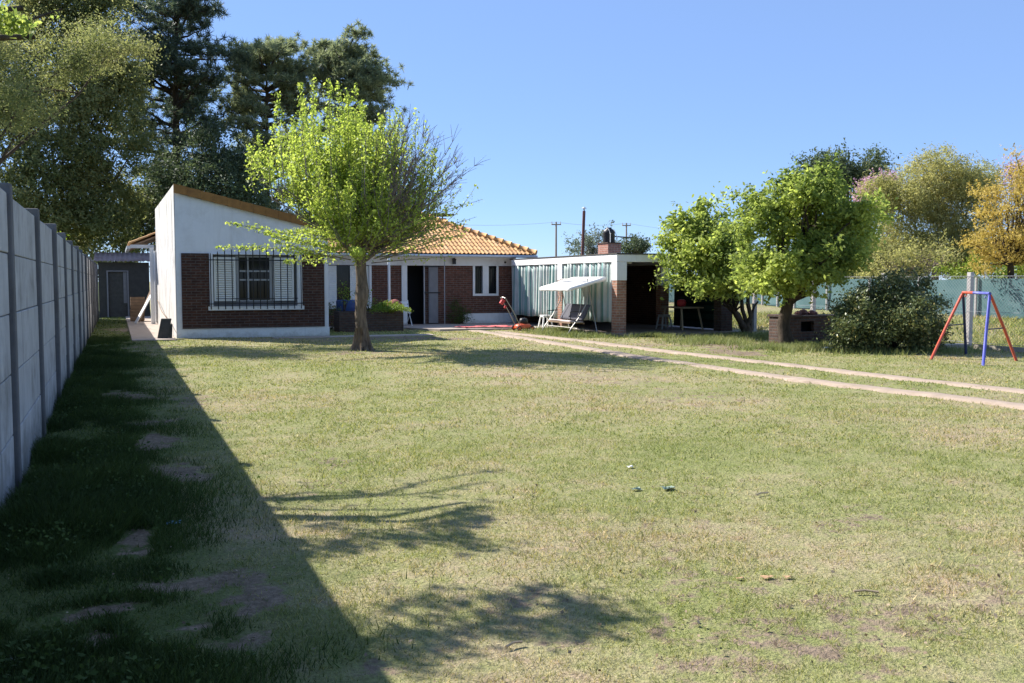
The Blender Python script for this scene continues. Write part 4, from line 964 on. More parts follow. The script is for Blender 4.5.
for (x, y, z, s, lab) in ((.72, 38.6, .04, 0, 'brown wooden crate on the lean-to floor'), (.74, 38.62, .50, .1, 'brown wooden crate stacked on the other crate')):
    t = MB()
    for k in range(4): t.box(x - .25, x + .25, y - .22, y - .20, z + .02 + k*.11, z + .11 + k*.11).box(x - .25, x + .25, y + .20, y + .22, z + .02 + k*.11, z + .11 + k*.11).box(x - .25, x - .23, y - .199, y + .199, z + .02 + k*.11, z + .11 + k*.11).box(x + .23, x + .25, y - .199, y + .199, z + .02 + k*.11, z + .11 + k*.11)
    t.box(x - .228, x + .228, y - .199, y + .199, z, z + .02); tag(t.obj('wooden_crate', M['timber']), lab, 'crate')
ls = MB().obox((1.16, 26.78, .29), (.13, -.02, 0), (0, .03, .006), (.055, .02, .265)).obox((1.30, 26.83, .21), (.06, 0, 0), (0, .02, 0), (.01, .01, .20))
tag(ls.obj('leaning_slab', M['dark_slab'], bevel=.012), 'dark weathered slab leaning against the corner of the white side wall', 'slab')
tag(MB().tube([(1.30, 34.5, .9), (1.29, 31.5, .62), (1.31, 29, .5), (1.30, 27.3, .38)], .012, 5).obj('garden_hose', M['timber']), 'thin brown hose hanging along the white side wall', 'hose')

# ------------------------------------------------------------------ brick barbecue
bq = thing('brick_barbecue', 'low dark brick barbecue with an open hearth under the citrus tree', 'barbecue', (15.7, 19.4, 0))
wall_holes(15.1, 16.95, -.05, .66, 18.9, 19.02, [(15.6, 16.0, .3, .55)]).box(15.1, 15.22, 19.021, 19.5, -.05, .66).box(16.83, 16.95, 19.021, 19.5, -.05, .66).box(15.221, 16.829, 19.38, 19.5, -.05, .66).obj('wall', M['old_brick'], bq)
MB().box(15.06, 15.6, 18.86, 19.54, .662, .72).box(15.604, 17.0, 18.86, 19.54, .662, .70).obj('top_slab', M['old_brick'], bq, bevel=.01)
MB().box(15.5, 16.1, 19.2, 19.22, .2, .64).obj('hearth', M['dark'], bq)
for k, (x, y, r) in enumerate(((15.75, 19.2, .09), (15.95, 19.25, .12), (16.17, 19.2, .10), (16.36, 19.3, .07))):
    v, f = [], []
    t = MB().lathe((x, y, .70), [(r*.9, 0), (r*1.1, r*.4), (r*.8, r*.9), (r*.3, r*1.15), (.005, r*1.2)], 7)
    lab = ['small brown rubble lump at the end of the row nearest the trunk', 'largest brown rubble lump on the barbecue top', 'medium brown rubble lump on the barbecue top beside the largest one', 'smallest brown rubble lump on the barbecue top farthest from the trunk'][k]
    tag(t.obj('rubble_lump', M['rust']), lab, 'rubble', 'rubble lumps on the barbecue')
plank((16.75, 18.80, .0), (16.6, 18.84, .86), .06, .03, M['dark_slab'], 'thin dark stake leaning on the barbecue front', 'stake', 'stake')

# ------------------------------------------------------------------ swing frame
sf = thing('tubular_swing', 'red and blue tubular swing frame on the grass near the fence', 'swing frame', (15.5, 13.7, 0))
A1 = PD(963, 293, 19.3); A2 = PD(990, 293, 17.6); A1.z = A2.z = 1.32
F1, F2, F3, F4 = Vector((14.74, 14.03, 0)), Vector((16.66, 14.89, 0)), Vector((14.59, 12.66, 0)), Vector((16.12, 13.2, 0))
def leg_bar(f, a, mat):
    d = (a - f); k = a - d * .06; return MB().tube([f - Vector((0, 0, .04)), f.lerp(a, .5), k, a + Vector((0, 0, -.005)) + (A1 + A2 - 2*a).normalized() * .04], .027, 10).obj('leg', mat, sf, smooth=True)
leg_bar(F1, A1, M['red_paint']); leg_bar(F2, A1, M['shaded_blue_paint']); leg_bar(F3, A2, M['blue_paint']); leg_bar(F4, A2, M['red_paint'])
mid = A1.lerp(A2, .42)
MB().tube([A1, mid], .028, 10).obj('top_bar', M['red_paint'], sf, smooth=True); MB().tube([mid, A2], .027, 10).obj('top_bar', M['blue_paint'], sf, smooth=True)
MB().tube([F1.lerp(A1, .5), F2.lerp(A1, .5)], .012, 6).obj('brace', M['shaded_blue_paint'], sf); MB().tube([F3.lerp(A2, .5), F4.lerp(A2, .5)], .012, 6).obj('brace', M['shaded_blue_paint'], sf)
for t, mt in ((.12, 'red_paint'), (.86, 'blue_paint')):
    c = A1.lerp(A2, t); MB().tube([c + Vector((.0, 0, -.02)), c + Vector((.03, 0, -.06)), c + Vector((0, 0, -.09)), c + Vector((-.03, 0, -.07))], .010, 6).obj('hook', M[mt], sf)

# ------------------------------------------------------------------ chain-link fence on the right
cf_ = thing('chain_link_fence', 'chain link fence on pale concrete posts along the right side', 'fence', (18.3, 16, 0))
M['pale_post'] = plain('pale_post', (0.46, 0.43, 0.41), 0.9, 0.15, 5.0, bmp=0.2)
FX = 18.25
for k in range(-4, 8):
    yp = 16.25 + 2.68 * k; MB().box(FX - .055, FX + .055, yp - .055, yp + .055, -.1, 1.75).obj('post', M['pale_post'], cf_, bevel=.008)
v = []; f = []; mb = MB(); y0, y1, hgt, st = 5.6, 35.0, 1.55, .085
def strand(a, b2, r=.0022):
    a, b2 = Vector(a), Vector(b2); d = (b2 - a).normalized(); s = d.cross(Vector((1, 0, 0))).normalized() * r
    mb.add([a + s, a - s, b2 - s, b2 + s], [(0, 1, 2, 3)]); t = Vector((r, 0, 0)); mb.add([a + t, a - t, b2 - t, b2 + t], [(0, 1, 2, 3)])
z0 = .12
q = y0 - hgt
while q < y1:
    a, b2 = max(q, y0), min(q + hgt, y1)
    strand((FX - .06, a, z0 + (a - q)), (FX - .06, b2, z0 + (b2 - q))); strand((FX - .06, a, z0 + hgt - (a - q)), (FX - .06, b2, z0 + hgt - (b2 - q))); q += st
mb.obj('wire_mesh', M['grey_metal'], cf_)
mb = MB()
for z in (.14, .85, 1.66): mb.tube([(FX - .065, y0, z), (FX - .065, y1, z)], .004, 5)
mb.obj('line_wire', M['grey_metal'], cf_)
M['plinth'] = plain('fence_plinth', (0.40, 0.35, 0.29), 0.9, 0.2, 4.0, dirt=(0.2, 0.2, 0.1))
MB().box(FX - .03, FX + .03, y0, 16.1, -.05, .10).obj('plinth', M['plinth'], cf_)
mp_ = MB().box(17.35, 18.1, 16.05, 16.35, .0, .11); tag(mp_.obj('concrete_block', M['plinth'], bevel=.015), 'low concrete block lying at the foot of the fence post', 'block')

# ------------------------------------------------------------------ far shade-net fence
nf = thing('net_fence', 'long fence of teal shade net on white posts across the field', 'fence', (35, 42, 0))
NP = [Vector((32.8, 18, 0)), Vector((33.3, 28, 0)), Vector((35.0, 42.5, 0)), Vector((38.5, 50.6, 0)), Vector((36, 62, 0)), Vector((28, 70, 0))]
vs, fs = [], []; pts = []
for k in range(len(NP) - 1):
    n = max(2, int((NP[k+1] - NP[k]).length / .5))
    pts += [NP[k].lerp(NP[k+1], j / n) for j in range(n)]
for k, p in enumerate(pts):
    w = .05 * math.sin(k * .7); vs += [(p.x + w, p.y, .06), (p.x - w * .5, p.y, .9), (p.x, p.y, 1.62 + .04 * math.sin(k * .37))]
    if k: fs += [(3*k-3, 3*k, 3*k+1, 3*k-2), (3*k-2, 3*k+1, 3*k+2, 3*k-1)]
MB().add(vs, fs).obj('shade_net', M['teal_net'], nf, smooth=True)
for k in range(2, len(pts), 7):
    p = pts[k]; MB().tube([(p.x - .12, p.y - .1, -.05), (p.x - .12, p.y - .1, 1.7)], .07, 6).obj('post', M['pale_post'], nf)

# ------------------------------------------------------------------ utility poles and wires
def upole(px, D, top, label):
    c = PD(px, 281, D); t = thing('utility_pole', label, 'utility pole', (c.x, c.y, 0), 'utility poles beyond the houses')
    MB().tube([(c.x, c.y, -.2), (c.x, c.y, top * .5), (c.x, c.y, top)], [.13, .11, .09], 8).obj('pole', M['pole_wood'], t)
    MB().obox((c.x, c.y, top - .25), (RIGHT[0]*.5, RIGHT[1]*.5, 0), (0, .05, 0), (0, 0, .06)).obj('crossarm', M['pole_wood'], t)
    for s in (-.45, 0, .45): MB().tube([(c.x + RIGHT[0]*s, c.y + RIGHT[1]*s, top - .2), (c.x + RIGHT[0]*s, c.y + RIGHT[1]*s, top + .08)], [.05, .03], 6).obj('insulator', M['pale_post'], t)
    return c, top
p1 = upole(556, 100, 7.7, 'pale utility pole rising behind the bare carport roof')
p2 = upole(626, 112, 8.3, 'pale utility pole rising beside the black water tank')
a = PD(380, 222, 92)
w = MB()
def wire(a, b2, sag):
    a, b2 = Vector(a), Vector(b2); w.tube([a.lerp(b2, i / 12) - Vector((0, 0, sag * 4 * (i / 12) * (1 - i / 12))) for i in range(13)], .014, 4)
wire((a.x, a.y, 7.6), (p1[0].x, p1[0].y, 7.7), .5); wire((p1[0].x, p1[0].y, 7.72), (p2[0].x, p2[0].y, 8.32), .3)
q = PD(800, 240, 125); wire((p2[0].x, p2[0].y, 8.32), (q.x, q.y, 8.2), .8)
tag(w.obj('power_line', M['grey_metal']), 'thin overhead wire strung between the utility poles', 'wire')

# ------------------------------------------------------------------ trees
def bez(a, b2, c, n):
    return [(1-t)**2 * a + 2*(1-t)*t * b2 + t*t * c for t in [i / n for i in range(n + 1)]]
# the young-leaved tree in front of the house: pollard head with many upright shoots
def spring_tree():
    base = Vector((5.08, 21.0, 0)); t = thing('spring_tree', 'pollarded tree with bright yellow green young leaves on the front lawn', 'tree', base)
    tr = MB(); head = base + Vector((.03, 0, 2.15))
    def lump(z): return 1 + .10 * math.sin(z * 5.1 + 1) + .06 * math.sin(z * 11)
    pts = [base + Vector((.02 * math.sin(i * .9), .02 * math.cos(i * 1.3), -.1 + 2.5 * i / 14)) for i in range(15)]
    rs = [(.27 if i == 0 else .185 if i == 1 else .148 - .002 * i) * lump(i * .17) for i in range(15)]; rs[12] *= 1.15; rs[13] *= 1.2
    tr.tube(pts, rs, 14)
    for a in np.linspace(0, 2*math.pi, 7)[:-1]:           # root flare
        d = Vector((math.cos(a + .3), math.sin(a + .3), 0)); tr.tube([base + d * .30 + Vector((0, 0, -.06)), base + d * .18 + Vector((0, 0, .12)), base + d * .12 + Vector((0, 0, .5))], [.05, .06, .035], 6)
    tw_ = MB(); P = []; bare = MB()
    Rv = Vector(RIGHT); Fv = Vector(FWD)
    def shoot(a, d0, L, up, dens, r=.012, bt=None):
        d0 = d0.normalized(); b2 = a + d0 * L * .45; c = b2 + (d0 * (1 - up) + Vector((0, 0, up))).normalized() * L * .6
        pts = bez(a, b2, c, 7); pts = [p + Vector((random.gauss(0, .015), random.gauss(0, .015), 0)) * (1 if 0 < i < 7 else 0) for i, p in enumerate(pts)]
        (bt or tw_).tube(pts, [r * (1 - .75 * i / 7) for i in range(8)], 4)
        n = int(dens * L)
        for k in range(n):
            s = random.uniform(.12, 1.0) ** .8 * 7; i = min(int(s), 6); p = pts[i].lerp(pts[i+1], s - i)
            sp = .10 * (1.1 - s / 9); P.append((p.x + random.gauss(0, sp), p.y + random.gauss(0, sp), p.z + random.gauss(0, sp * .8)))
        return pts
    limbs = []
    for k in range(24):
        a = 2*math.pi * (k * .618034 % 1); el = random.choice([.15, .4, .7, .95, 1.2]) + random.uniform(-.1, .12)
        d = Rv * math.cos(a) * math.cos(el) + Fv * math.sin(a) * math.cos(el) + Vector((0, 0, math.sin(el)))
        L = random.uniform(.9, 1.5) * (1.0 if el > .5 else 1.15); st = head + Vector((random.gauss(0, .06), random.gauss(0, .06), random.uniform(-.15, .35)))
        pts = limb(tr, st, st + d * L, random.uniform(.035, .055), .016, 5, .06, .08, 7); limbs.append((pts, d, el))
    for pts, d, el in limbs:
        for j in range(17):
            s = random.uniform(.35, 1.0) * 5; i = min(int(s), 4); p = pts[i].lerp(pts[i+1], s - i)
            side = (p - base).dot(Rv)
            dd = (d * random.uniform(.5, 1) + Vector((random.gauss(0, .45), random.gauss(0, .45), random.uniform(.0, .7))))
            dens = 90 if side < .35 else (52 if side < 1.1 else 36)
            shoot(p, dd, random.uniform(.8, 2.0), random.uniform(.5, .95), dens)
    for k in range(84):                                    # tall straight water shoots over the whole head
        a = random.uniform(0, 2*math.pi); r = 2.25 * math.sqrt(random.random()); cr = math.cos(a) * r - .22
        top = (5.75 - .10 * cr * cr - .12 * max(cr, 0) - .2 * abs(cr)) * random.uniform(.84, 1.02); z0 = 2.35 + .62 * r * random.uniform(.7, 1.2)
        p = base + Rv * cr * .97 + Fv * math.sin(a) * r * .86 + Vector((0, 0, z0))
        if k % 2: limb(tw_, head + Vector((0, 0, .2)), p, .022, .014, 4, .12, .06, 4)
        dd = Vector((0, 0, 1)) + Rv * math.cos(a) * .10 * r + Fv * math.sin(a) * .10 * r
        shoot(p, dd, max(top - z0, .5) / 1.03, .9, 135 if cr < .8 else 55, .012)
    for k in range(54):                                    # low arching side shoots
        a = random.uniform(0, 2*math.pi); d = Rv * math.cos(a) + Fv * math.sin(a) + Vector((0, 0, random.uniform(.0, .35)))
        dens = 140 if math.cos(a) < .2 else 26
        shoot(head + Vector((0, 0, random.uniform(-.3, .5))) + d * random.uniform(.2, .8), d, random.uniform(1.2, 2.3), random.uniform(-.3, .3), dens, .014)
    for k in range(76):                                    # bare purplish twigs on the right
        a = random.uniform(-1.1, 1.1); el = random.uniform(.3, 1.15)
        d = Rv * math.cos(a) * math.cos(el) + Fv * math.sin(a) * math.cos(el) + Vector((0, 0, math.sin(el)))
        pts = shoot(head + d * random.uniform(.5, 1.2) + Vector((0, 0, .3)), d, random.uniform(1.4, 2.15), random.uniform(.15, .6), 4, .011, bare)
        for j in range(9):
            i = random.randint(3, 6); dd = (pts[i+1] - pts[i]).normalized() + Vector((random.gauss(0, .5), random.gauss(0, .5), random.gauss(.1, .45)))
            q = pts[i] + dd.normalized() * random.uniform(.15, .5); bare.tube([pts[i], pts[i].lerp(q, .5) + Vector((0, 0, .02)), q], [.006, .005, .003], 3)
    tr.obj('trunk', M['bark'], t, smooth=True); tw_.obj('twigs', M['grey_bark'], t); bare.obj('bare_twigs', M['purple_twig'], t)
    P = np.array(P); np_mesh('crown', leaf_quads(P, .068, .55, .25, None, .4), 4, LM['spring'], t)
spring_tree()

def tree(name, label, lobes, nclump, per, sig, size, lm, base, r0, fork, bark, cat='tree', aspect=.45, limbs=26, inner=.45, up=.3, flat=.7, droop=0., group=None, lean=None, lr=.35, sprig=None):
    base = Vector(base); t = thing(name, label, cat, base, group); fork = Vector(fork); mb = MB()
    mids = [base + Vector((0, 0, -.15)), base + Vector((0, 0, .12)), base.lerp(fork, .45) + Vector((random.uniform(-1, 1), random.uniform(-1, 1), 0)) * r0 * .6, fork]
    mb.tube(mids, [r0 * 1.45, r0 * 1.1, r0 * .9, r0 * .78], 12)
    o, C = clump_leaves(lobes, nclump, per, sig, size, lm, t, aspect, up, inner, flat, droop, sprig=nclump if sprig is None else sprig)
    for k in range(min(limbs, len(C))):
        c = Vector(C[k]); st = fork + Vector((random.gauss(0, r0*.2), random.gauss(0, r0*.2), random.uniform(-.3, .1) * r0))
        pts = limb(mb, st, c, r0 * lr * random.uniform(.7, 1.1), r0 * .06 + .005, 5, .18, .09, 6)
        for j in range(3):
            q = Vector(C[random.randrange(len(C))]); s = pts[3]
            if (q - s).length < (c - st).length * .6: limb(mb, s, q, r0 * .12 + .004, .006, 3, .15, .1, 4)
    mb.obj('trunk', bark, t, smooth=True); return t, C

# citrus trees
tree('citrus_tree', 'round dense citrus tree with glossy yellow green leaves over the brick barbecue',
     [lobe(800, 218, 22.4, 52, 42, 1.3), lobe(806, 194, 22.4, 34, 24, .8), lobe(760, 245, 22.3, 34, 36, .9), lobe(840, 235, 22.1, 38, 36, .85), lobe(800, 262, 22.0, 54, 28, 1.1), lobe(768, 208, 22.4, 26, 24, .7), lobe(866, 216, 22.2, 22, 18, .5), lobe(858, 246, 22.1, 24, 22, .5), lobe(770, 284, 22.2, 30, 12, .7), lobe(838, 266, 22.0, 32, 22, .7)],
     400, 62, .15, .115, LM['citrus'], G(786, 346), .17, G(786, 346) + Vector((.05, 0, 1.1)), M['dark_bark'], inner=.55, aspect=.5, lr=.45, sprig=620)
t2, C2 = tree('leaning_citrus_tree', 'smaller citrus tree with dark twisted leaning stems beside the carport',
     [lobe(702, 248, 26.5, 32, 32, 1.0), lobe(710, 214, 26.5, 14, 16, .5), lobe(680, 258, 26.3, 22, 22, .8), lobe(722, 270, 26.5, 30, 26, .8), lobe(697, 282, 26, 34, 13, .8), lobe(728, 236, 26, 24, 34, .8), lobe(738, 262, 25.5, 22, 30, .7), lobe(740, 275, 25, 22, 18, .7)],
     260, 58, .17, .125, LM['citrus'], PD(748, 334, 27) * 1.0 if False else G(748, 334), .10, G(748, 334) + Vector((-.45, .1, .7)), M['dark_bark'], inner=.5, aspect=.5, sprig=380)
mb = MB(); b0 = G(748, 334)
for dx, dz, r in ((-.35, 1.35, .07), (-.9, 1.6, .09), (.15, 1.5, .07), (.28, .95, .045)):
    limb(mb, b0 + Vector((0, 0, -.05)), b0 + Vector((dx * .92, -dx * .38, dz)), r * 1.3, r * .6, 6, .12, .10, 8)
limb(mb, b0 + Vector((-.5, .2, 1.0)), b0 + Vector((-.85, .35, .92)), .05, .035, 3, .05, .05, 7)
mb.obj('stem', M['dark_bark'], t2, smooth=True)
# round dark bush
bt = thing('round_bush', 'broad dark green rounded bush with small pale yellow flecks near the swing frame', 'bush', (15.9, 16.3, 0))
bo, bc = clump_leaves([lobe(890, 318, 20.9, 50, 36, 1.05), lobe(868, 308, 20.8, 32, 34, .8), lobe(912, 312, 20.9, 36, 34, .8), lobe(893, 294, 20.9, 34, 24, .7), lobe(860, 334, 20.6, 26, 18, .6), lobe(922, 332, 20.7, 24, 18, .6)],
                      520, 66, .11, .065, LM['bush'], bt, .5, .2, .6, name='foliage', sprig=160)
mb = MB()
for k in range(14): limb(mb, Vector((15.9, 16.3, -.05)) + Vector((random.gauss(0, .12), random.gauss(0, .12), 0)), bc[k], .03, .008, 4, .1, .08, 5)
mb.obj('stem', M['dark_bark'], bt)

# big trees behind the wall on the left
def at_ground(px, D): q = PD(px, 281, D); return Vector((q.x, q.y, 0))
tree('olive_tree', 'huge spreading tree with dull olive leaves behind the concrete wall',
     [lobe(40, 60, 47, 85, 85, 2.2), lobe(95, 140, 46, 62, 90, 2), lobe(10, 150, 45, 70, 100, 2.2), lobe(110, 70, 47, 42, 60, 1.8), lobe(60, 15, 48, 60, 50, 1.8), lobe(120, 205, 47, 36, 50, 1.6), lobe(60, 225, 46, 60, 40, 1.8)],
     1900, 60, .34, .18, LM['olive'], at_ground(55, 48), .35, at_ground(55, 48) + Vector((0, 0, 3.2)), M['dark_bark'], inner=.45, limbs=26, aspect=.42, lr=.25)
tree('olive_tree', 'nearer olive leaved tree leaning over the concrete wall at the left edge',
     [(Vector((-2.9, 27.8, 6.4)), 1.6, 1.4, 1.2), (Vector((-2.2, 27.0, 5.9)), 1.3, 1.2, .8), (Vector((-1.3, 29.4, 7.8)), 1.5, 1.4, .9), (Vector((-0.3, 30.2, 8.4)), 1.2, 1.2, .7), (Vector((-4.2, 28.6, 7.6)), 1.6, 1.6, 1.4)],
     430, 80, .24, .08, LM['olive'], (-3.9, 28.2, 0), .2, (-3.7, 28.0, 3.6), M['dark_bark'], inner=.3, limbs=12, aspect=.42)
tree('understorey_tree', 'dark leafy tree low behind the shed roof', [lobe(110, 235, 50, 40, 28, 2.5), lobe(150, 215, 52, 30, 40, 2.5), lobe(60, 250, 50, 40, 22, 2)], 260, 45, .36, .17, LM['far_green'], at_ground(115, 51), .18, at_ground(115, 51) + Vector((0, 0, 1.5)), M['dark_bark'], inner=.5)
o = np_mesh('yellow_sprig', leaf_quads(np.array([[-1.1, 22.5, 2.1]]) + RNG.normal(size=(500, 3)) * np.array([.14, .45, .16]), .09, .5, .3), 4, LM['hedge'])
tag(o, 'yellow green leafy sprig showing over the concrete wall', 'sprig')

def pine(name, label, base, H, layers, nt_, mat, tuft=.34, per=44, r0=.22, shape=None):
    base = Vector(base); t = thing(name, label, 'pine tree', base); mb = MB(); k_ = 9
    lean = Vector((random.uniform(-.3, .3), random.uniform(-.3, .3), 0))
    tp = [base + lean * (i / k_) ** 2 + Vector((0, 0, -.2 + H * .97 * i / k_)) for i in range(k_ + 1)]
    mb.tube(tp, [r0 * (1.1 - .95 * i / k_) for i in range(k_ + 1)], 9); T = []
    for (z0, z1, rad, nb) in layers:
        for b_ in range(nb):
            z = random.uniform(z0, z1); a = random.uniform(0, 2*math.pi); R = rad * random.uniform(.55, .95)
            s = base + lean * (z / H) ** 2 + Vector((0, 0, z)); e = s + Vector((math.cos(a) * R, math.sin(a) * R, R * random.uniform(-.12, .5)))
            pts = limb(mb, s, e, .06 + .015 * R, .015, 5, .08, .08, 5)
            for j in range(nt_):
                u = 5 * random.uniform(.3, 1) ** .7; i = min(int(u), 4); p = pts[i].lerp(pts[i+1], u - i); sp = .22 + .16 * R * (u / 5) * .8
                q = p + Vector((random.gauss(0, sp), random.gauss(0, sp), abs(random.gauss(.12, .18)))); T.append(q)
                if j % 3 == 0: mb.tube([p, q], [.012, .006], 3)
    T = np.array([list(q) for q in T]); n = len(T) * per; C = np.repeat(T, per, 0); d = RNG.normal(size=(n, 3)); d[:, 2] += .45; d = unit(d)
    L = tuft * RNG.uniform(.55, 1.1, n)[:, None]; s = unit(np.cross(d, RNG.normal(size=(n, 3)))) * .020
    Q = np.empty((n, 4, 3)); Q[:, 0] = C + d * .04 - s; Q[:, 1] = C + d * .04 + s; Q[:, 2] = C + d * L + s * .4; Q[:, 3] = C + d * L - s * .4
    np_mesh('crown', Q.reshape(-1, 3), 4, mat, t); mb.obj('trunk', M['dark_bark'], t, smooth=True); return t
pine('dark_pine', 'tall dark pine rising past the top of the picture behind the white wing', at_ground(178, 54), 21, [(3.5, 8, 4.2, 40), (8, 13, 3.8, 46), (13, 17, 3.4, 42), (17, 20.5, 2.7, 28)], 14, LM['pine'], r0=.3, tuft=.40)
pine('bushy_pine', 'green bushy pine with a broken outline behind the young leaved tree', at_ground(268, 56), 15.4, [(4, 7, 3.3, 24), (7, 11, 3.6, 40), (11, 13.8, 3.3, 40), (13.2, 15, 2.2, 22)], 13, LM['pine_green'], r0=.24, tuft=.36)
pine('umbrella_pine', 'pine with a flat umbrella crown on visible bare limbs', at_ground(352, 58), 16.0, [(7, 10.5, 2.6, 16), (10.5, 12, 2.8, 14), (12.2, 14.4, 3.1, 44), (14.0, 15.2, 2.2, 22)], 13, LM['pine_green'], r0=.22, tuft=.36)
tree('background_tree', 'dark green leafy tree behind the wing roof below the pines', [lobe(205, 170, 50, 48, 40, 2.5), lobe(245, 180, 50, 34, 34, 2), lobe(170, 195, 50, 34, 40, 2)], 420, 44, .38, .17, LM['far_green'], at_ground(215, 50), .16, at_ground(215, 50) + Vector((0, 0, 3)), M['dark_bark'], inner=.3, limbs=30)

# trees beyond the right fence
tree('yellow_olive_tree', 'tall feathery tree turning yellow olive beyond the fence', [lobe(935, 205, 56, 58, 40, 1.8), lobe(935, 190, 56, 46, 34, 1.8), lobe(915, 220, 55, 55, 45, 1.8), lobe(960, 235, 55, 46, 46, 1.8), lobe(940, 165, 57, 24, 16, 1.2), lobe(900, 250, 55, 52, 30, 1.8), lobe(978, 200, 57, 24, 30, 2), lobe(895, 205, 56, 24, 28, 2), lobe(985, 250, 56, 40, 30, 2.5), lobe(870, 255, 56, 36, 26, 2.5)],
     1500, 56, .34, .17, LM['yellow_olive'], at_ground(935, 57), .25, at_ground(935, 57) + Vector((0, 0, 2.2)), M['grey_bark'], inner=.2, limbs=40, aspect=.3, flat=.5, lr=.25)
tree('orange_tree', 'slender tree with golden orange leaves right of the olive one', [lobe(1008, 205, 39, 30, 22, 1.6), lobe(996, 238, 39, 26, 18, 1.4), lobe(1040, 235, 39, 36, 32, 2), lobe(1018, 256, 39, 40, 11, 1.5), lobe(988, 266, 39, 16, 7, .8), lobe(1030, 168, 40, 24, 16, 1.1)],
     330, 44, .24, .12, LM['orange'], at_ground(1010, 39), .16, at_ground(1010, 39) + Vector((0, 0, 2.2)), M['dark_bark'], inner=.35, limbs=40, aspect=.4, flat=.45)
tree('pink_tree', 'pink blossoming tree seen between the citrus and the olive tree', [lobe(884, 184, 78, 16, 12, 2), lobe(876, 196, 78, 14, 12, 2)], 110, 44, .4, .22, LM['pink'], at_ground(893, 78), .22, at_ground(893, 78) + Vector((0, 0, 3)), M['grey_bark'], inner=.3)
tree('pink_tree', 'pink blossoming tree at the far right behind the orange tree', [lobe(1012, 172, 72, 16, 16, 2), lobe(1034, 165, 72, 20, 26, 2)], 60, 30, .42, .16, LM['pink'], at_ground(1020, 72), .22, at_ground(1020, 72) + Vector((0, 0, 3)), M['grey_bark'], inner=.3)
tree('dark_round_tree', 'far dark green round crowned tree behind the citrus tree', [lobe(848, 168, 88, 34, 19, 4), lobe(828, 178, 88, 26, 24, 3), lobe(868, 180, 88, 20, 20, 3)], 300, 44, .5, .28, LM['far_green'], at_ground(850, 88), .3, at_ground(850, 88) + Vector((0, 0, 4)), M['dark_bark'], inner=.5)
tree('grey_bare_shrub', 'tangle of bare greyish purple twigs low beyond the fence', [lobe(925, 262, 50, 36, 20, 2), lobe(890, 268, 50, 34, 18, 2)], 150, 22, .4, .15, LM['yellow_olive'], at_ground(915, 50), .1, at_ground(915, 50) + Vector((0, 0, .7)), M['purple_twig'], 'shrub', limbs=70, lr=.3)
tree('bright_shrub', 'bright green shrub beyond the net fence near the orange trunk', [lobe(1000, 268, 46, 34, 16, 1.5), lobe(1040, 266, 46, 36, 18, 1.5), lobe(965, 276, 46, 22, 10, 1)], 150, 46, .25, .14, LM['hedge'], at_ground(1005, 46), .07, at_ground(1005, 46) + Vector((0, 0, .5)), M['dark_bark'], 'shrub')
for px, D, w_, h_, lm, lab in ((830, 66, 50, 24, 'far_green', 'dark green tree behind the round bush beyond the net fence'), (770, 75, 50, 26, 'far_green', 'dark green tree hidden behind the citrus crown beyond the net fence'), (870, 70, 40, 26, 'yellow_olive', 'low olive tree beyond the net fence under the pink blossom')):
    tree('hedge_tree', lab, [lobe(px, 272, D, w_, h_, 3), lobe(px + 20, 262, D, w_ * .6, h_ * .8, 2)], 170, 44, .42, .22, LM[lm], at_ground(px, D), .15, at_ground(px, D) + Vector((0, 0, .8)), M['dark_bark'], group='trees beyond the net fence')
tree('gum_tree', 'sparse grey green tree between the flue pipe and the water tank', [lobe(592, 243, 72, 20, 13, 2), lobe(578, 248, 72, 16, 8, 1.5), lobe(604, 236, 72, 12, 12, 1)], 60, 24, .3, .19, LM['gum'], at_ground(592, 72), .14, at_ground(592, 72) + Vector((0, 0, 1.5)), M['grey_bark'], inner=.3, droop=.6)
tree('small_round_tree', 'small dense green tree right of the water tank', [lobe(634, 246, 66, 12, 11, 1.2), lobe(640, 252, 66, 8, 9, 1)], 70, 40, .22, .17, LM['far_green'], at_ground(634, 66), .12, at_ground(634, 66) + Vector((0, 0, 1.5)), M['dark_bark'])

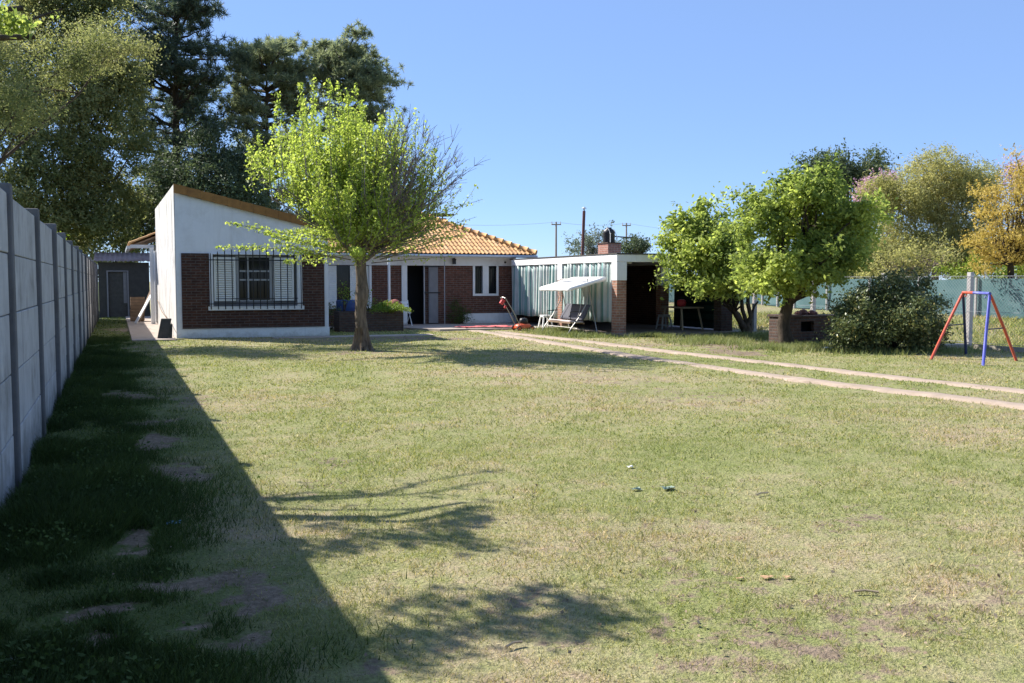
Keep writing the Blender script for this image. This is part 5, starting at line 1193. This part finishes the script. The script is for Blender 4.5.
# overhanging tree beside the camera: its boughs enter at the top left and throw the dappled shade
def overhang():
    base = Vector((-2.6, 9.4, 0)); t = thing('overhanging_tree', 'light green boughs of a tree reaching over the wall at the top left', 'tree', base); mb = MB(); P = []
    fork = base + Vector((.2, -.1, 2.4)); mb.tube([base + Vector((0, 0, -.2)), base + Vector((.05, 0, 1)), fork], [.2, .17, .14], 10)
    def cast(px, py, h): g = G(px, py); return Vector((g.x - .76 * h, g.y + .95 * h, h))
    for line, h in (([(255, 560), (330, 545), (395, 533), (450, 540), (492, 546)], 3.7), ([(300, 522), (345, 517)], 3.85), ([(440, 530), (475, 508)], 3.75), ([(345, 640), (410, 633), (480, 630), (545, 625), (600, 612)], 3.55), ([(480, 612), (535, 594), (590, 605), (620, 620)], 3.6), ([(385, 606), (440, 602)], 3.65), ([(400, 655), (350, 640)], 3.5)):
        pts = [cast(x, y, h + .05 * i) for i, (x, y) in enumerate(line)]
        full = limb(mb, fork, pts[0], .022, .01, 4, .12, .05, 6)[:-1] + pts if h in (3.7, 3.55) else pts
        mb.tube(full[-len(pts):], [.008 * (1 - .6 * i / len(pts)) for i in range(len(pts))], 5)
        for k in range(len(pts) - 1):
            L = (pts[k+1] - pts[k]).length
            for q in range(int(L * 95)):
                p = pts[k].lerp(pts[k+1], random.random()); c = p + Vector((random.gauss(0, .085), random.gauss(0, .10), random.gauss(0, .05)))
                for r in range(7): P.append((c.x + random.gauss(0, .05), c.y + random.gauss(0, .05), c.z + random.gauss(0, .03)))
    for k in range(4):                                     # boughs seen in the top left corner and beyond it
        e = PD(random.uniform(-70, 70), random.uniform(-60, 30), random.uniform(8.6, 10.5))
        pts = limb(mb, fork, e, .045, .012, 5, .1, .06, 6)
        for i in (2, 3, 4):
            for q in range(2):
                p = pts[i].lerp(pts[i+1], random.random()); s = .17
                c = p + Vector((random.gauss(0, s), random.gauss(0, s), random.gauss(0, s * .7)))
                for r in range(5): P.append((c.x + random.gauss(0, .04), c.y + random.gauss(0, .04), c.z + random.gauss(0, .03)))
    for (a, b2) in (((-40, 14), (22, 8)), ((-40, 40), (34, 37))):
        p0, p1_ = PD(*a, 8.4), PD(*b2, 8.9); limb(mb, p0, p1_, .035, .024, 4, .03, .03, 7); limb(mb, fork, p0, .05, .035, 4, .1, .05, 7)
    P = np.array(P); np_mesh('crown', leaf_quads(P, .075, .5, .3), 4, LM['citrus'], t); mb.obj('trunk', M['dark_bark'], t, smooth=True)
overhang()

# ------------------------------------------------------------------ crumbs of soil and dead leaf bits
qx, qy = scatter(3.0, 13, 150); ke = earth_at(qx, qy); k = ((RNG.uniform(0, 1, len(qx)) < .07 + .8 * ke) & ~inside(qx, qy)); qx, qy = qx[k], qy[k]
P_ = np.stack([qx, qy, zlawn(qx, qy) + .012], 1)
tag(np_mesh('soil_crumbs', leaf_quads(P_, .02, .7, 1.2), 4, M['crumb']), 'brown soil crumbs and dead leaf bits strewn over the lawn', 'litter', kind='stuff')
# ------------------------------------------------------------------ litter
def scrap(px, py, s, mat, label, name='paper_scrap', cat='litter', n=4, lift=.008):
    c = G(px, py); vs, fs = [], []
    for i in range(n + 1):
        for j in range(n + 1): vs.append((c.x + (i / n - .5) * s * 1.4 + random.gauss(0, s * .08), c.y + (j / n - .5) * s + random.gauss(0, s * .08), float(zlawn(c.x, c.y)) + lift + random.uniform(0, s * .3)))
    for i in range(n):
        for j in range(n): a = i*(n+1)+j; fs.append((a, a+n+1, a+n+2, a+1))
    o = MB().add(vs, fs).obj(name, mat); o.modifiers.new('thick', 'SOLIDIFY').thickness = .002; return tag(o, label, cat)
M['sky_paper'] = plain('pale_blue_paper', (0.22, 0.5, 0.75), .7, .1, 8, bmp=0)
M['dry_leaf'] = plain('dry_leaf', (0.42, 0.26, 0.14), .8, .25, 20, bmp=0)
M['green_plastic'] = plain('grey_green_plastic', (0.24, 0.30, 0.22), .5, .3, 20, bmp=0)
scrap(173, 523, .06, M['sky_paper'], 'crumpled pale blue paper scrap in the shade of the wall', lift=.010)
scrap(9, 672, .09, M['plastic_white'], 'crumpled white paper scrap in the weeds at the lower left', lift=.02)
scrap(630, 467, .035, M['plastic_white'], 'tiny white paper scrap on the sunny lawn', lift=.010)
scrap(636, 487, .055, M['green_plastic'], 'grey green plastic shred beside the tiny white scrap', 'plastic_shred', lift=.010)
scrap(668, 488, .07, M['green_plastic'], 'larger grey green plastic shred on the sunny lawn', 'plastic_shred', lift=.010)
scrap(767, 577, .04, M['dry_leaf'], 'larger of two orange dry leaves on the right lawn', 'dry_leaf', 'leaf', 2, .010)
scrap(788, 578, .03, M['dry_leaf'], 'smaller orange dry leaf beside the larger one', 'dry_leaf', 'leaf', 2, .010)
scrap(740, 577, .03, M['dry_leaf'], 'pale dry leaf apart from the orange pair', 'dry_leaf', 'leaf', 2, .010)
scrap(828, 350, .16, M['plastic_white'], 'white litter in the grass before the barbecue', lift=.04)
for px, py, L, a, lab in ((514, 645, .09, .3, 'short pale stick at the edge of the dappled shade'), (866, 595, .12, -.5, 'thin pale stick on the right lawn'), (762, 495, .13, .2, 'thin pale straw stick beyond the plastic shreds')):
    c = G(px, py); d = Vector((math.cos(a), math.sin(a), 0)) * L / 2; z = Vector((0, 0, float(zlawn(c.x, c.y)) + .018))
    tag(MB().tube([c - d + z, c + z + Vector((0, .01, .004)), c + d + z], .006, 5).obj('stick', M['tan_timber']), lab, 'stick')
